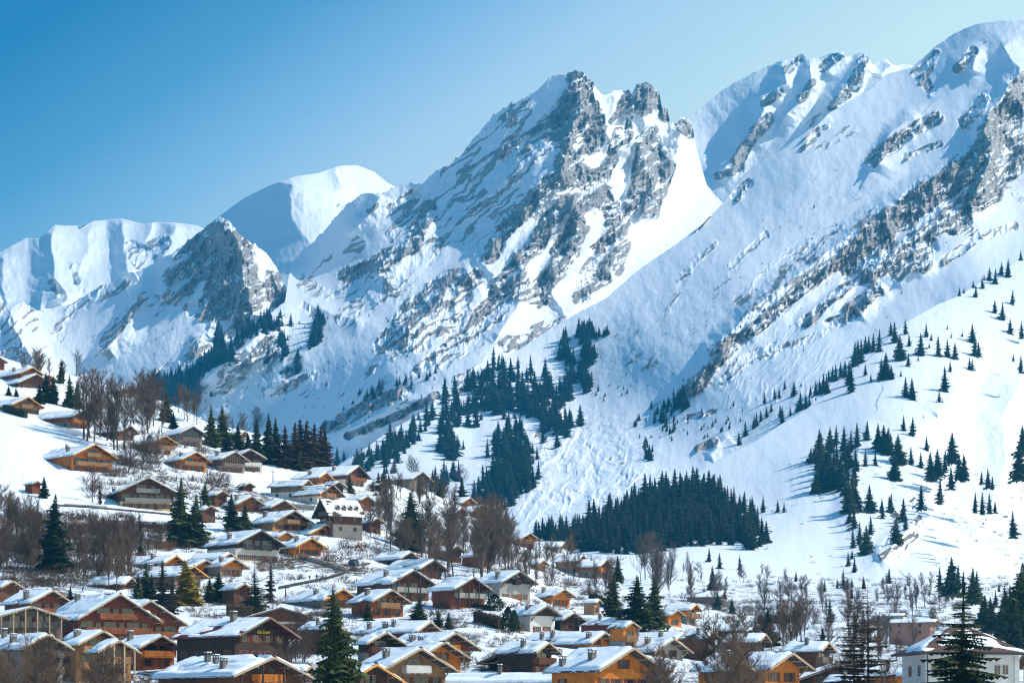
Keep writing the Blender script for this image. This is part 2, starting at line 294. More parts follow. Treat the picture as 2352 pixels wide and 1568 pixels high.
L3 = Sheet('mountain_main', [(280, 912), (350, 868), (420, 838), (520, 788), (560, 757), (600, 732), (640, 702), (655, 690), (662, 640), (672, 600), (700, 572), (740, 535), (796, 472), (825, 447), (852, 440), (875, 447), (926, 418), (937, 424), (949, 418), (969, 424), (976, 418), (1005, 389), (1034, 377), (1059, 355), (1098, 307), (1134, 263), (1174, 238), (1206, 227), (1232, 206), (1257, 184), (1282, 172), (1300, 169), (1329, 163), (1343, 170), (1361, 188), (1383, 217), (1401, 213), (1430, 206), (1446, 209), (1451, 218), (1462, 195), (1484, 186), (1495, 195), (1513, 209), (1520, 245), (1534, 256), (1540, 285), (1549, 285), (1570, 269), (1592, 296), (1600, 340), (1625, 430), (1700, 500), (1780, 560)],
    [(280, 1130), (700, 1160), (1000, 1080), (1200, 900), (1400, 760), (1600, 640), (1780, 700)],
    [(280, 912, 3640), (420, 838, 3640), (560, 757, 3690), (655, 690, 3850), (680, 610, 4300), (796, 472, 4250), (875, 447, 4220), (976, 418, 4180), (1098, 307, 4150), (1230, 206, 4120), (1329, 163, 4100), (1446, 209, 4180), (1490, 190, 4200), (1570, 269, 4350), (1625, 430, 4350), (1780, 560, 4200),
     (1000, 520, 4040), (1150, 420, 3980), (1250, 400, 3900), (1320, 500, 3850), (1450, 480, 4050), (1540, 520, 4150), (1430, 650, 3800), (1320, 730, 3550), (1250, 620, 3690), (1100, 620, 3700), (1050, 750, 3380), (900, 600, 3900), (760, 700, 3800), (750, 850, 3420), (900, 850, 3180), (1100, 830, 3090), (600, 900, 3510), (450, 950, 3560), (280, 1130, 3400), (700, 1050, 3220), (700, 1160, 3080), (950, 1000, 2950), (1600, 640, 3900)],
    280, 1780, 1000, 560,
    ribs=[([(1340, 172), (1320, 300), (1290, 400), (1215, 460), (1120, 590), (1090, 620)], 130, 60, 85),
      ([(1400, 420), (1300, 480), (1200, 590), (1180, 600)], 50, 34, 70), ([(1340, 480), (1320, 560), (1260, 640)], 60, 50, 80), ([(1490, 190), (1475, 330), (1500, 450), (1470, 500)], 50, 60, 80), ([(1400, 470), (1420, 560), (1380, 640)], 45, 45, 60),
      ([(1560, 280), (1550, 370), (1520, 400)], 40, 40, 60), ([(985, 470), (970, 530), (900, 590), (850, 640)], 90, 30, 80), ([(1090, 620), (1050, 640), (980, 720), (900, 790)], 120, 45, 90), ([(875, 447), (860, 480), (800, 540)], 50, 30, 50), ([(1200, 610), (1190, 700), (1130, 790)], 60, 50, 80), ([(1265, 660), (1300, 740)], 40, 30, 50),
      ([(1270, 320), (1230, 360), (1150, 420), (1050, 520)], 90, 40, 55), ([(1420, 210), (1395, 280), (1400, 350)], 40, 40, 50), ([(1010, 905), (920, 925), (770, 1000)], 60, 28, 60), ([(700, 690), (760, 720), (840, 740)], 40, 50, 40), ([(1380, 660), (1300, 720)], 30, 40, 40), ([(1450, 230), (1440, 300), (1425, 360)], 30, 26, 45), ([(1420, 300), (1400, 380)], 26, 22, 35), ([(1475, 340), (1462, 420), (1440, 480)], 34, 26, 50), ([(1505, 400), (1480, 490)], 26, 22, 40), ([(1535, 400), (1500, 470)], 22, 20, 30), ([(1440, 500), (1415, 580)], 28, 24, 40), ([(640, 720), (560, 800), (460, 880)], 60, 60, 60), ([(660, 870), (600, 900)], 40, 30, 40)],
    rocks=[([(1335, 185), (1330, 260), (1300, 300)], 45, 1.0), ([(1350, 230), (1370, 290), (1350, 340)], 28, 1.0), ([(1290, 260), (1230, 310), (1170, 350)], 30, .85), ([(1310, 380), (1370, 440), (1340, 470)], 42, 1.0), ([(1260, 420), (1180, 500), (1120, 590)], 26, 1.0), ([(1290, 470), (1230, 560), (1190, 600)], 24, 1.0), ([(1320, 520), (1290, 600), (1250, 650)], 30, 1.0), ([(1330, 400), (1390, 400)], 24, 1.0),
      ([(1485, 195), (1480, 250)], 24, 1.0), ([(1515, 220), (1530, 270)], 14, 1.0), ([(1500, 330), (1510, 370)], 26, .95), ([(1520, 370), (1480, 420), (1450, 470)], 20, .95), ([(1560, 290), (1580, 300)], 18, 1.0), ([(1440, 215), (1420, 260), (1405, 280)], 10, 1.0), ([(1540, 380), (1500, 490)], 14, .9), ([(1400, 480), (1410, 540), (1380, 570)], 24, .95), ([(1385, 640), (1330, 680)], 22, .95),
      ([(1200, 250), (1120, 330), (1060, 420), (1000, 490)], 40, .62), ([(1180, 300), (1120, 420)], 40, .66), ([(960, 440), (900, 480)], 16, .8), ([(860, 470), (830, 490)], 14, .7), ([(985, 480), (950, 560), (870, 610), (800, 630)], 26, 1.0), ([(980, 450), (900, 540)], 22, .68), ([(880, 620), (820, 640)], 24, .9), ([(1090, 640), (1020, 650), (950, 720), (880, 790)], 34, .95), ([(1070, 700), (980, 770), (930, 790)], 24, .85), ([(1180, 640), (1130, 700), (1060, 770)], 44, .95), ([(1200, 680), (1250, 690)], 20, .9), ([(1160, 790), (1230, 780)], 22, .9), ([(1020, 800), (960, 850)], 14, .85),
      ([(930, 900), (850, 930), (760, 980)], 22, 1.0), ([(1000, 910), (900, 960), (800, 1000)], 12, .95), ([(700, 660), (760, 680), (830, 660)], 26, .72), ([(640, 800), (600, 840), (620, 870)], 16, .8), ([(560, 870), (520, 890)], 12, .8), ([(900, 700), (960, 650)], 30, .6), ([(1130, 850), (1050, 870)], 20, .7), ([(700, 700), (720, 720)], 14, .8), ([(650, 860), (680, 850)], 12, .9), ([(660, 600), (655, 640)], 6, .9), ([(1240, 480), (1300, 460)], 22, .7), ([(1000, 560), (900, 650), (800, 720)], 34, .68), ([(1060, 690), (960, 780)], 44, .85), ([(820, 560), (760, 620)], 22, .62), ([(760, 590), (700, 640)], 16, .64), ([(1180, 420), (1080, 500), (1000, 560)], 40, .64), ([(1280, 300), (1200, 380)], 30, .7), ([(1100, 780), (1020, 830)], 24, .72), ([(900, 820), (840, 860)], 16, .66), ([(620, 780), (560, 850)], 18, .8), ([(720, 860), (640, 900)], 14, .7), ([(1440, 560), (1420, 620)], 14, .8), ([(1450, 235), (1438, 330)], 12, .9), ([(1420, 300), (1398, 385)], 15, .88), ([(1474, 340), (1462, 420), (1440, 480)], 16, .92), ([(1504, 400), (1480, 490)], 12, .9), ([(1534, 400), (1500, 470)], 10, .9), ([(1440, 500), (1415, 580)], 13, .88), ([(1500, 300), (1470, 330)], 16, .85), ([(1400, 590), (1370, 640)], 16, .85), ([(1360, 600), (1330, 660)], 14, .8), ([(1230, 760), (1290, 740)], 20, .75), ([(1060, 350), (1020, 400)], 18, .6), ([(700, 760), (1000, 580), (1200, 400)], 150, .5), ([(420, 870), (620, 850), (900, 900)], 60, .5)],
    strata=38, rough=1.25, crest_jag=1.2)
L4 = Sheet('mountain_bowl', [(1540, 330), (1577, 272), (1624, 238), (1660, 205), (1721, 171), (1793, 140), (1847, 121), (1852, 137), (1865, 135), (1900, 125), (1937, 117), (1944, 131), (1973, 121), (1991, 126), (2004, 148), (2038, 135), (2049, 149), (2081, 148), (2099, 151), (2200, 200)],
    [(1540, 640), (1700, 600), (2200, 360)], [(1540, 330, 4880), (1721, 171, 5010), (1847, 121, 5010), (2000, 130, 4900), (2200, 200, 4850), (1540, 640, 4500), (1700, 450, 4600), (1800, 330, 4720), (2000, 250, 4760), (1650, 330, 4880), (2200, 360, 4500)],
    1540, 2200, 440, 280,
    ribs=[([(1800, 145), (1804, 194), (1755, 230), (1748, 270), (1681, 364), (1640, 410)], 60, 40, 80), ([(2000, 140), (1948, 194), (1901, 245)], 60, 40, 100), ([(1858, 140), (1865, 180), (1840, 227), (1800, 280)], 40, 30, 80), ([(2045, 145), (2020, 180)], 30, 30, 50), ([(1935, 120), (1900, 170)], 40, 25, 50)],
    rocks=[([(1840, 135), (1810, 160)], 14, 1.0), ([(1930, 125), (1890, 155)], 14, 1.0), ([(1985, 140), (1960, 195)], 18, 1.0), ([(1865, 190), (1840, 225)], 14, .95), ([(1940, 215), (1910, 250)], 14, .95), ([(1790, 210), (1755, 240)], 12, .95), ([(1770, 270), (1730, 310), (1695, 370)], 18, 1.0), ([(1700, 390), (1650, 405)], 13, 1.0), ([(1880, 265), (1860, 285)], 10, .9)],
    rough=.9, snow_rough=.9, crest_jag=.6)

def avalanche(x, y, D, rk):
    # rolling avalanche debris in the fan, channels running down it
    m = (1 - sstep(60, 190, np.hypot((x - 1320) * 0.7, y - 1090)))
    wx_ = fbm(x / 70.0, y / 70.0, 3) * 26
    ac = x * .8 + y * .6 + wx_; al = -.6 * x + .8 * y
    D = D - m * (4.5 * (ridged(ac / 24.0, al / 170.0, 4, 0.6) - 0.8) + 16 * fbm(x / 45.0 + wx_ / 60, y / 38.0, 4, .55))
    m2 = 1 - sstep(60, 150, np.hypot((x - 1800) * 0.5, y - 860))
    return D - m2 * 2 * (ridged(ac / 15.0, al / 120.0, 4, 0.6) - 0.8)
L5 = Sheet('mountain_shoulder', [(690, 1130), (760, 1080), (830, 1035), (900, 985), (1000, 930), (1050, 895), (1104, 850), (1194, 802), (1273, 748), (1298, 737), (1331, 716), (1395, 683), (1435, 647), (1478, 611), (1552, 562), (1609, 518), (1663, 464), (1710, 400), (1757, 364), (1804, 342), (1847, 317), (1905, 259), (1955, 230), (2002, 202), (2038, 169), (2095, 155), (2124, 130), (2153, 104), (2189, 79), (2225, 61), (2261, 52), (2297, 47), (2352, 45), (2420, 62)],
    [(690, 1300), (1150, 1330), (1250, 1290), (1500, 1210), (1700, 1120), (1900, 1000), (2100, 860), (2420, 700)],
    [(690, 1130, 2500), (830, 1035, 2600), (900, 985, 2720), (1000, 930, 2820), (1104, 850, 2930), (1273, 748, 3060), (1331, 716, 3080), (1478, 611, 3180), (1700, 410, 3400), (1905, 259, 3520), (2095, 155, 3640), (2261, 50, 3620), (2420, 62, 3520),
     (1500, 800, 2850), (1300, 830, 2960), (1700, 800, 2690), (1700, 650, 2930), (1900, 650, 2840), (2100, 640, 2720), (1700, 480, 3280), (1900, 450, 3190), (2100, 450, 3090), (1850, 400, 3290), (2050, 350, 3270), (2200, 300, 3250), (2330, 330, 3190), (2352, 500, 2980), (2230, 600, 2720), (2150, 700, 2590), (2000, 780, 2530), (1850, 850, 2460), (1700, 900, 2480), (1500, 950, 2640), (1350, 970, 2720), (1220, 960, 2760), (1200, 1200, 2050), (1450, 1080, 2280), (1600, 1030, 2330), (1250, 1090, 2360), (1080, 1000, 2700), (1000, 1020, 2620), (900, 1130, 2350), (1080, 1150, 2250), (690, 1300, 1950), (1150, 1330, 1750), (1700, 1120, 2100), (2420, 700, 2350), (2100, 860, 2250)],
    690, 2420, 1080, 640,
    ribs=[([(2290, 300), (2180, 390), (2060, 460), (1900, 580), (1740, 700), (1660, 780), (1600, 860)], 110, 38, 75), ([(2200, 460), (2100, 540), (1980, 640), (1850, 740)], 50, 30, 45), ([(2110, 260), (2050, 300), (2000, 390)], 80, 30, 45), ([(2180, 160), (2240, 130), (2230, 170)], 40, 30, 40), ([(2352, 150), (2260, 280), (2280, 350), (2230, 480)], 60, 60, 90), ([(2030, 650), (1960, 720)], 50, 35, 50), ([(1620, 850), (1560, 900)], 40, 30, 30),
      ([(2150, 600), (2050, 640)], 40, 30, 40), ([(2300, 100), (2352, 180)], 50, 50, 40), ([(1900, 260), (1850, 300)], 30, 30, 20), ([(1680, 1000), (1620, 1050)], 40, 30, 25)],
    rocks=[([(2290, 330), (2180, 420), (2060, 500), (1960, 590)], 48, 1.0), ([(2250, 350), (2270, 430), (2190, 500)], 42, 1.0), ([(2352, 180), (2310, 280), (2320, 340)], 36, .9), ([(2000, 560), (1900, 620), (1760, 730), (1690, 790)], 20, 1.0), ([(2050, 560), (1940, 660), (1850, 740)], 16, .95), ([(1680, 780), (1620, 860), (1590, 890)], 22, 1.0), ([(2150, 270), (2080, 310), (2000, 370)], 20, .95), ([(2160, 330), (2080, 360)], 10, .8), ([(2235, 120), (2200, 155)], 14, .95), ([(2210, 470), (2090, 560), (1980, 630)], 34, .92), ([(2330, 240), (2260, 330)], 40, 1.0), ([(2352, 330), (2290, 430)], 30, .9), ([(2150, 120), (2120, 180)], 14, .7), ([(1880, 620), (1740, 720), (1680, 790)], 40, .66), ([(2050, 470), (1900, 560), (1790, 650)], 26, .7), ([(1640, 560), (1560, 640)], 12, .66), ([(1960, 300), (1880, 340)], 16, .6), ([(1780, 800), (1700, 830), (1660, 880)], 18, .7), ([(1900, 760), (1830, 790)], 12, .7), ([(2110, 170), (2140, 210)], 20, .8), ([(2250, 100), (2352, 60)], 10, .55), ([(2260, 230), (2220, 280)], 20, .9), ([(2130, 560), (2060, 620), (2110, 600)], 32, .95), ([(2230, 560), (2170, 600)], 16, .85), ([(2010, 670), (1960, 710)], 26, 1.0), ([(1950, 730), (1900, 740)], 12, .9), ([(1850, 310), (1900, 290)], 10, .9), ([(1880, 310), (1840, 345)], 9, .9),
      ([(1760, 540), (1680, 610)], 12, .68), ([(1850, 560), (1700, 690)], 22, .62), ([(1950, 560), (1800, 680)], 28, .7), ([(1570, 650), (1530, 720)], 8, .62), ([(1720, 420), (1690, 450)], 14, .85), ([(1630, 490), (1600, 520)], 12, .9), ([(1700, 600), (1640, 680)], 14, .58), ([(1580, 960), (1640, 945)], 8, .9), ([(1600, 1030), (1640, 1015)], 12, .95), ([(1270, 920), (1290, 970), (1240, 1000)], 16, .85), ([(1090, 880), (1040, 900)], 14, .8), ([(2300, 420), (2352, 460)], 14, .6), ([(2180, 520), (2260, 540), (2330, 520)], 14, .75), ([(1810, 790), (1760, 820)], 8, .9), ([(1480, 780), (1700, 650), (1950, 520)], 120, .5), ([(1900, 420), (1780, 500)], 60, .47), ([(1530, 880), (1500, 940)], 10, .55), ([(1400, 1050), (1430, 1060)], 8, .7)],
    strata=40, rough=1.0, snow_rough=.5, extra=avalanche, crest_jag=.3)
L6 = Sheet('hillside', [(1050, 1330), (1150, 1260), (1200, 1225), (1240, 1195), (1400, 1150), (1500, 1115), (1600, 1085), (1669, 1045), (1741, 1009), (1795, 973), (1849, 943), (1885, 908), (1940, 870), (1987, 832), (2042, 777), (2084, 737), (2155, 698), (2197, 681), (2239, 656), (2302, 618), (2352, 588), (2440, 540)],
    [(1050, 1640), (2440, 1640)],
    [(2352, 588, 2450), (2440, 540, 2520), (2084, 737, 2240), (1849, 943, 2010), (1669, 1045, 1910), (1500, 1115, 1850), (1240, 1195, 1800), (1050, 1330, 1500), (2352, 800, 2220), (2352, 950, 2040), (2250, 1000, 1930), (2100, 1000, 1840), (1850, 1080, 1770), (2300, 1150, 1760), (2000, 1200, 1590), (1930, 1150, 1660), (1700, 1200, 1640), (1500, 1230, 1610), (1300, 1290, 1450), (2352, 1330, 1440), (1900, 1330, 1330), (1600, 1340, 1250), (2352, 1430, 1070), (1900, 1450, 950), (1500, 1430, 950), (1050, 1500, 800), (2440, 1640, 700), (1700, 1640, 680), (1050, 1640, 650)],
    1050, 2440, 860, 560,
    ribs=[([(2000, 960), (1960, 1060), (1950, 1180), (2050, 1290)], 150, 60, 22), ([(2100, 1200), (2060, 1240), (2010, 1290)], 60, 40, 30), ([(2352, 870), (2300, 960), (2310, 1060), (2270, 1180)], 60, 90, 30), ([(2200, 880), (2150, 960)], 60, 60, 16)],
    rocks=[([(2060, 1215), (2025, 1280)], 14, .95), ([(2100, 1230), (2060, 1260)], 12, .8), ([(2300, 1250), (2230, 1200)], 14, .5), ([(2150, 1090), (2180, 1150), (2250, 1100)], 18, .52), ([(2050, 1180), (2090, 1200)], 12, .8), ([(2180, 1180), (2220, 1210)], 10, .7), ([(2130, 1080), (2170, 1130)], 12, .6), ([(2250, 1190), (2300, 1230)], 12, .58), ([(2100, 1150), (2110, 1200)], 14, .75), ([(2080, 1260), (2050, 1290)], 12, .7), ([(2310, 1190), (2340, 1215)], 8, .8)],
    soils=[([(1500, 1400), (1700, 1370), (1900, 1390), (2150, 1350), (2352, 1370)], 50, .22), ([(1700, 1310), (1900, 1330)], 26, .1), ([(2000, 1440), (2352, 1440)], 30, .16), ([(2200, 1200), (2300, 1260)], 26, .2)],
    rough=.35, snow_rough=.3)
L7 = Sheet('ground', [(-60, 790), (0, 818), (60, 838), (130, 852), (200, 872), (330, 905), (420, 940), (480, 972), (560, 988), (640, 1012), (750, 1072), (850, 1102), (1000, 1132), (1100, 1168), (1160, 1212), (1230, 1240), (1300, 1262), (1350, 1288), (1400, 1312), (1430, 1345), (1480, 1398), (1600, 1432), (1800, 1470), (2000, 1490), (2440, 1505)],
    [(-60, 1790), (2440, 1790)],
    [(-60, 1790, 285), (1200, 1790, 285), (2440, 1790, 275), (0, 1650, 370), (1200, 1650, 372), (2400, 1650, 360), (0, 1568, 425), (600, 1568, 432), (1176, 1568, 430), (1800, 1568, 425), (2352, 1568, 415), (0, 1450, 515), (600, 1450, 530), (1176, 1450, 545), (1500, 1450, 585), (0, 1350, 580), (400, 1350, 600), (800, 1350, 620), (1176, 1350, 650), (1350, 1370, 720), (1300, 1262, 900), (1400, 1312, 840), (1300, 1330, 790), (0, 1250, 640), (400, 1250, 680), (800, 1250, 710), (1100, 1250, 820), (1200, 1240, 880), (0, 1150, 705), (400, 1150, 750), (800, 1150, 800), (1100, 1170, 930), (0, 1050, 770), (400, 1050, 830), (750, 1072, 890), (0, 950, 850), (400, 945, 940), (0, 818, 980), (2000, 1490, 575), (2440, 1505, 555), (1600, 1440, 660)],
    -60, 2440, 1100, 620,
    ribs=[([(0, 1170), (130, 1240), (300, 1330)], 40, 40, 4)],
    soils=[([(60, 1320), (170, 1370), (280, 1400)], 14, .3), ([(0, 1190), (200, 1180), (400, 1250)], 34, .2), ([(250, 1200), (350, 1205), (440, 1230)], 10, .34), ([(600, 1300), (700, 1290), (830, 1310)], 18, .32), ([(560, 1400), (640, 1430)], 20, .45), ([(300, 1060), (450, 1130)], 18, .26), ([(1130, 1420), (1280, 1450)], 16, .35), ([(0, 1500), (600, 1568), (1300, 1568), (2352, 1568)], 70, .26), ([(830, 1160), (1100, 1230)], 60, .26), ([(600, 1290), (560, 1250)], 22, .34), ([(480, 1110), (620, 1150)], 16, .3), ([(1480, 1440), (1800, 1500), (2200, 1520)], 46, .26),
      ([(400, 1200), (700, 1240), (900, 1300), (1150, 1340)], 70, .13), ([(100, 1440), (700, 1420), (1200, 1400)], 60, .15), ([(1180, 1300), (1340, 1350), (1420, 1400)], 24, .22), ([(180, 1010), (420, 1090)], 26, .2), ([(0, 850), (300, 920), (600, 1010)], 20, .2), ([(900, 1280), (1000, 1400)], 30, .2)],
    rough=.03, snow_rough=.16)
GROUND = L7
# ------------------------------------------------------------ the terrain itself
M_vill = terrain_mat('village_snow', SNOW, (0.10, 0.09, 0.08), (0.22, 0.19, 0.16), 0.25, 1.4, soil=((0.06, 0.045, 0.03), (0.17, 0.12, 0.075)))
M_hill2 = terrain_mat('valley_snow', SNOW, (0.09, 0.085, 0.09), (0.24, 0.22, 0.21), 0.12, 1.2, soil=((0.09, 0.075, 0.06), (0.2, 0.16, 0.12)))
L1.build(M_far); L2.build(M_far); L3a.build(M_mtn); L3.build(M_mtn); L4.build(M_mtn); L5.build(M_mtn); L6.build(M_hill2); L7.build(M_vill)
gx = np.linspace(-9000, 9000, 40)[None] * np.ones((40, 1)); gy = np.linspace(-3000, 15000, 40)[:, None] * np.ones((1, 40))
me = grid_mesh('plain', gx, gy, gx * 0 + 30.0); me.materials.append(M_far); link('plain', me)['kind'] = 'structure'

SHEETS = [L7, L6, L5, L3a, L3]
def ground_D(x, y):
    best = None
    for s in SHEETS:
        if s.x0 <= x <= s.x1 and y > interp(s.top, np.array([x]))[0] + .5:
            d = float(s.depth(np.array([float(x)]), np.array([float(y)]))[0][0])
            if best is None or d < best: best = d
    return best
# ------------------------------------------------------------ mesh builder
class MB:
    def __init__(s): s.v = []; s.f = []; s.m = []
    def quad(s, a, b, c, d, m=0):
        i = len(s.v); s.v += [a, b, c, d]; s.f.append((i, i + 1, i + 2, i + 3)); s.m.append(m)
    def tri(s, a, b, c, m=0):
        i = len(s.v); s.v += [a, b, c]; s.f.append((i, i + 1, i + 2)); s.m.append(m)
    def poly(s, pts, m=0):
        i = len(s.v); s.v += list(pts); s.f.append(tuple(range(i, i + len(pts)))); s.m.append(m)
    def box(s, x0, x1, y0, y1, z0, z1, m=0):
        i = len(s.v)
        s.v += [(x0, y0, z0), (x1, y0, z0), (x1, y1, z0), (x0, y1, z0), (x0, y0, z1), (x1, y0, z1), (x1, y1, z1), (x0, y1, z1)]
        for q in ((0, 3, 2, 1), (4, 5, 6, 7), (0, 1, 5, 4), (1, 2, 6, 5), (2, 3, 7, 6), (3, 0, 4, 7)):
            s.f.append(tuple(i + k for k in q)); s.m.append(m)
    def prism(s, pts, off, m=0):                       # closed outline pushed along a vector
        n = len(pts); i = len(s.v)
        s.v += list(pts) + [tuple(p[k] + off[k] for k in range(3)) for p in pts]
        s.f.append(tuple(i + k for k in range(n))[::-1]); s.m.append(m)
        s.f.append(tuple(i + n + k for k in range(n))); s.m.append(m)
        for k in range(n):
            j = (k + 1) % n; s.f.append((i + k, i + j, i + n + j, i + n + k)); s.m.append(m)
    def beam(s, a, b, w_, h, m=0):                     # bar of rectangular section from a to b
        a = Vector(a); b = Vector(b); d = (b - a).normalized()
        up = Vector((0, 0, 1)) if abs(d.z) < 0.95 else Vector((0, 1, 0))
        r = d.cross(up).normalized() * w_ / 2; u = r.normalized().cross(d).normalized() * h / 2
        pts = [tuple(a + r + u), tuple(a - r + u), tuple(a - r - u), tuple(a + r - u)]
        s.prism(pts, tuple(b - a), m)
    def tube(s, a, b, ra, rb, n=3, m=0):
        a = Vector(a); b = Vector(b); d = (b - a)
        if d.length < 1e-6: return
        d.normalize(); up = Vector((0, 0, 1)) if abs(d.z) < 0.9 else Vector((1, 0, 0))
        r = d.cross(up).normalized(); u = r.cross(d); i = len(s.v)
        for k in range(n):
            c, q = math.cos(2 * math.pi * k / n), math.sin(2 * math.pi * k / n)
            s.v.append(tuple(a + (r * c + u * q) * ra))
        for k in range(n):
            c, q = math.cos(2 * math.pi * k / n), math.sin(2 * math.pi * k / n)
            s.v.append(tuple(b + (r * c + u * q) * rb))
        for k in range(n):
            j = (k + 1) % n; s.f.append((i + k, i + j, i + n + j, i + n + k)); s.m.append(m)
    def mesh(s, name, mats, smooth=False):
        me = bpy.data.meshes.new(name); me.from_pydata([tuple(p) for p in s.v], [], s.f)
        for m in (mats if isinstance(mats, (list, tuple)) else [mats]): me.materials.append(m)
        if len(me.materials) > 1: me.polygons.foreach_set('material_index', s.m)
        if smooth: me.polygons.foreach_set('use_smooth', [True] * len(me.polygons))
        me.update(); return me
    def build(s, name, mats, parent=None, smooth=False):
        return link(name, s.mesh(name, mats, smooth), parent)

def foliage_mat(name, dark, light, sc=0.5, rough=0.9):
    m, ns, ls, b = new_mat(name)
    g = ns.new('ShaderNodeNewGeometry'); oi = ns.new('ShaderNodeObjectInfo')
    n = N(ns, 'ShaderNodeTexNoise', Scale=sc, Detail=3.0); ls.new(g.outputs['Position'], n.inputs['Vector'])
    ad = N(ns, 'ShaderNodeMath', operation='MULTIPLY_ADD'); ls.new(oi.outputs['Random'], ad.inputs[0]); ad.inputs[1].default_value = 0.35; ls.new(n.outputs['Fac'], ad.inputs[2])
    r = ramp(ns, [(0.4, dark), (0.95, light)]); ls.new(ad.outputs[0], r.inputs[0]); ls.new(r.outputs[0], b.inputs['Base Color'])
    b.inputs['Roughness'].default_value = rough; b.inputs['Specular IOR Level'].default_value = 0.1
    return m
M_spruce = foliage_mat('spruce_needles', (0.012, 0.022, 0.010), (0.085, 0.10, 0.032))
M_far_spruce = foliage_mat('far_spruce_needles', (0.006, 0.014, 0.012), (0.055, 0.07, 0.048), 0.12)
M_gold = foliage_mat('golden_needles', (0.10, 0.085, 0.012), (0.34, 0.25, 0.03))
M_thuja = foliage_mat('thuja', (0.010, 0.02, 0.008), (0.04, 0.055, 0.02))
M_larch = foliage_mat('bare_larch', (0.045, 0.03, 0.022), (0.10, 0.065, 0.042))
M_bark = foliage_mat('conifer_bark', (0.04, 0.028, 0.02), (0.09, 0.065, 0.05))
M_twig = foliage_mat('bare_twigs', (0.065, 0.040, 0.027), (0.19, 0.125, 0.082))
M_twig2 = foliage_mat('russet_twigs', (0.11, 0.055, 0.025), (0.30, 0.16, 0.06))
M_trunk = foliage_mat('grey_bark', (0.05, 0.04, 0.034), (0.13, 0.105, 0.085))

def spruce_mesh(seed, h=1.0, rad=0.17, whorls=26, nb=9, sub=3, bare=0.05, gap=0.0, droop=0.35, narrow=0.85, spread=1.0, core=.5, jit=.3):
    """crown of a conifer of height h: whorls of drooping boughs, each bough a spray of small needle fans"""
    rg = random.Random(seed); mb = MB(); lean = rg.uniform(-.02, .02)
    side = [rg.uniform(0.72, 1.22) for _ in range(6)]
    for i in range(whorls):
        t = bare + (1 - bare) * (i + rg.uniform(-jit, jit)) / whorls
        t = min(max(t, bare), 0.985)
        env = (1 - t) ** narrow * rad * (1.0 if t > bare + 0.08 else 0.75)
        n = max(3, int(nb * (0.45 + 0.55 * (1 - t)) + rg.random()))
        a0 = rg.uniform(0, 6.28)
        for k in range(n):
            if rg.random() < gap: continue
            az = a0 + 6.283 * k / n + rg.uniform(-.25, .25)
            L = env * rg.uniform(0.5, 1.32) * side[(int((az % 6.283) / 1.0472) + int(t * 5)) % 6] * (1 + .22 * math.sin(i * 2.4 + seed)) + 0.008
            ca, sa = math.cos(az), math.sin(az)
            z0 = t * h; dz = -droop * L * rg.uniform(0.5, 1.2) + 0.25 * L * t
            base = Vector((lean * z0, 0, z0))
            d = Vector((ca, sa, 0)); pr = Vector((-sa, ca, 0))
            for q in range(sub):
                u0 = q / sub * 0.85; u1 = min(1.0, u0 + 1.35 / sub)
                w_ = L * 0.47 * spread * (1 - 0.5 * u0) * rg.uniform(.7, 1.25)
                p0 = base + d * L * u0 * h + Vector((0, 0, dz * u0 ** 1.3 * h))
                p1 = base + d * L * u1 * h + Vector((0, 0, (dz * u1 ** 1.3 + rg.uniform(-.02, .02) * L) * h))
                mid = p0.lerp(p1, rg.uniform(.4, .65)); dr = Vector((0, 0, -w_ * h * rg.uniform(.35, .8)))
                l = mid + pr * w_ * h + dr; r_ = mid - pr * w_ * h + dr
                mb.tri(p0, r_, p1); mb.tri(p0, p1, l)
                if sub > 2: mb.tri(p0, p1, mid + Vector((0, 0, -w_ * h * 0.9)) + pr * rg.uniform(-.3, .3) * w_ * h)
    if core:
        m_ = 10; zz = [bare + .02, .2, .35, .5, .65, .8, .95]
        for a_ in range(len(zz) - 1):
            for k in range(m_):
                a0_, a1_ = 6.283 * k / m_, 6.283 * (k + 1) / m_; r0 = core * rad * (1 - zz[a_]) ** narrow; r1 = r0 * rg.uniform(.2, .55)
                mb.tri((r0 * math.cos(a0_) * h, r0 * math.sin(a0_) * h, (zz[a_] - .03) * h), (r0 * math.cos(a1_) * h, r0 * math.sin(a1_) * h, (zz[a_] - .03) * h), (r1 * math.cos(a0_) * h, r1 * math.sin(a0_) * h, (zz[a_ + 1] + .05) * h))
    mb.tri((lean * h + .012 * h, 0, h * .93), (lean * h - .012 * h, 0, h * .93), (lean * h, 0, h * 1.01))
    mb.tri((lean * h, .012 * h, h * .93), (lean * h, -.012 * h, h * .93), (lean * h, 0, h * 1.01))
    return mb
def trunk_mb(h, r, top=0.0, n=6, lean=0):
    mb = MB(); z = -0.08 * h
    k = 5
    for i in range(k):
        za = z + (h * (0.97) - z) * i / k; zb = z + (h * 0.97 - z) * (i + 1) / k
        ra = r * (1 - i / k) + top; rb = r * (1 - (i + 1) / k) + top
        mb.tube((0, 0, za), (0, 0, zb), ra, rb, n)
    return mb

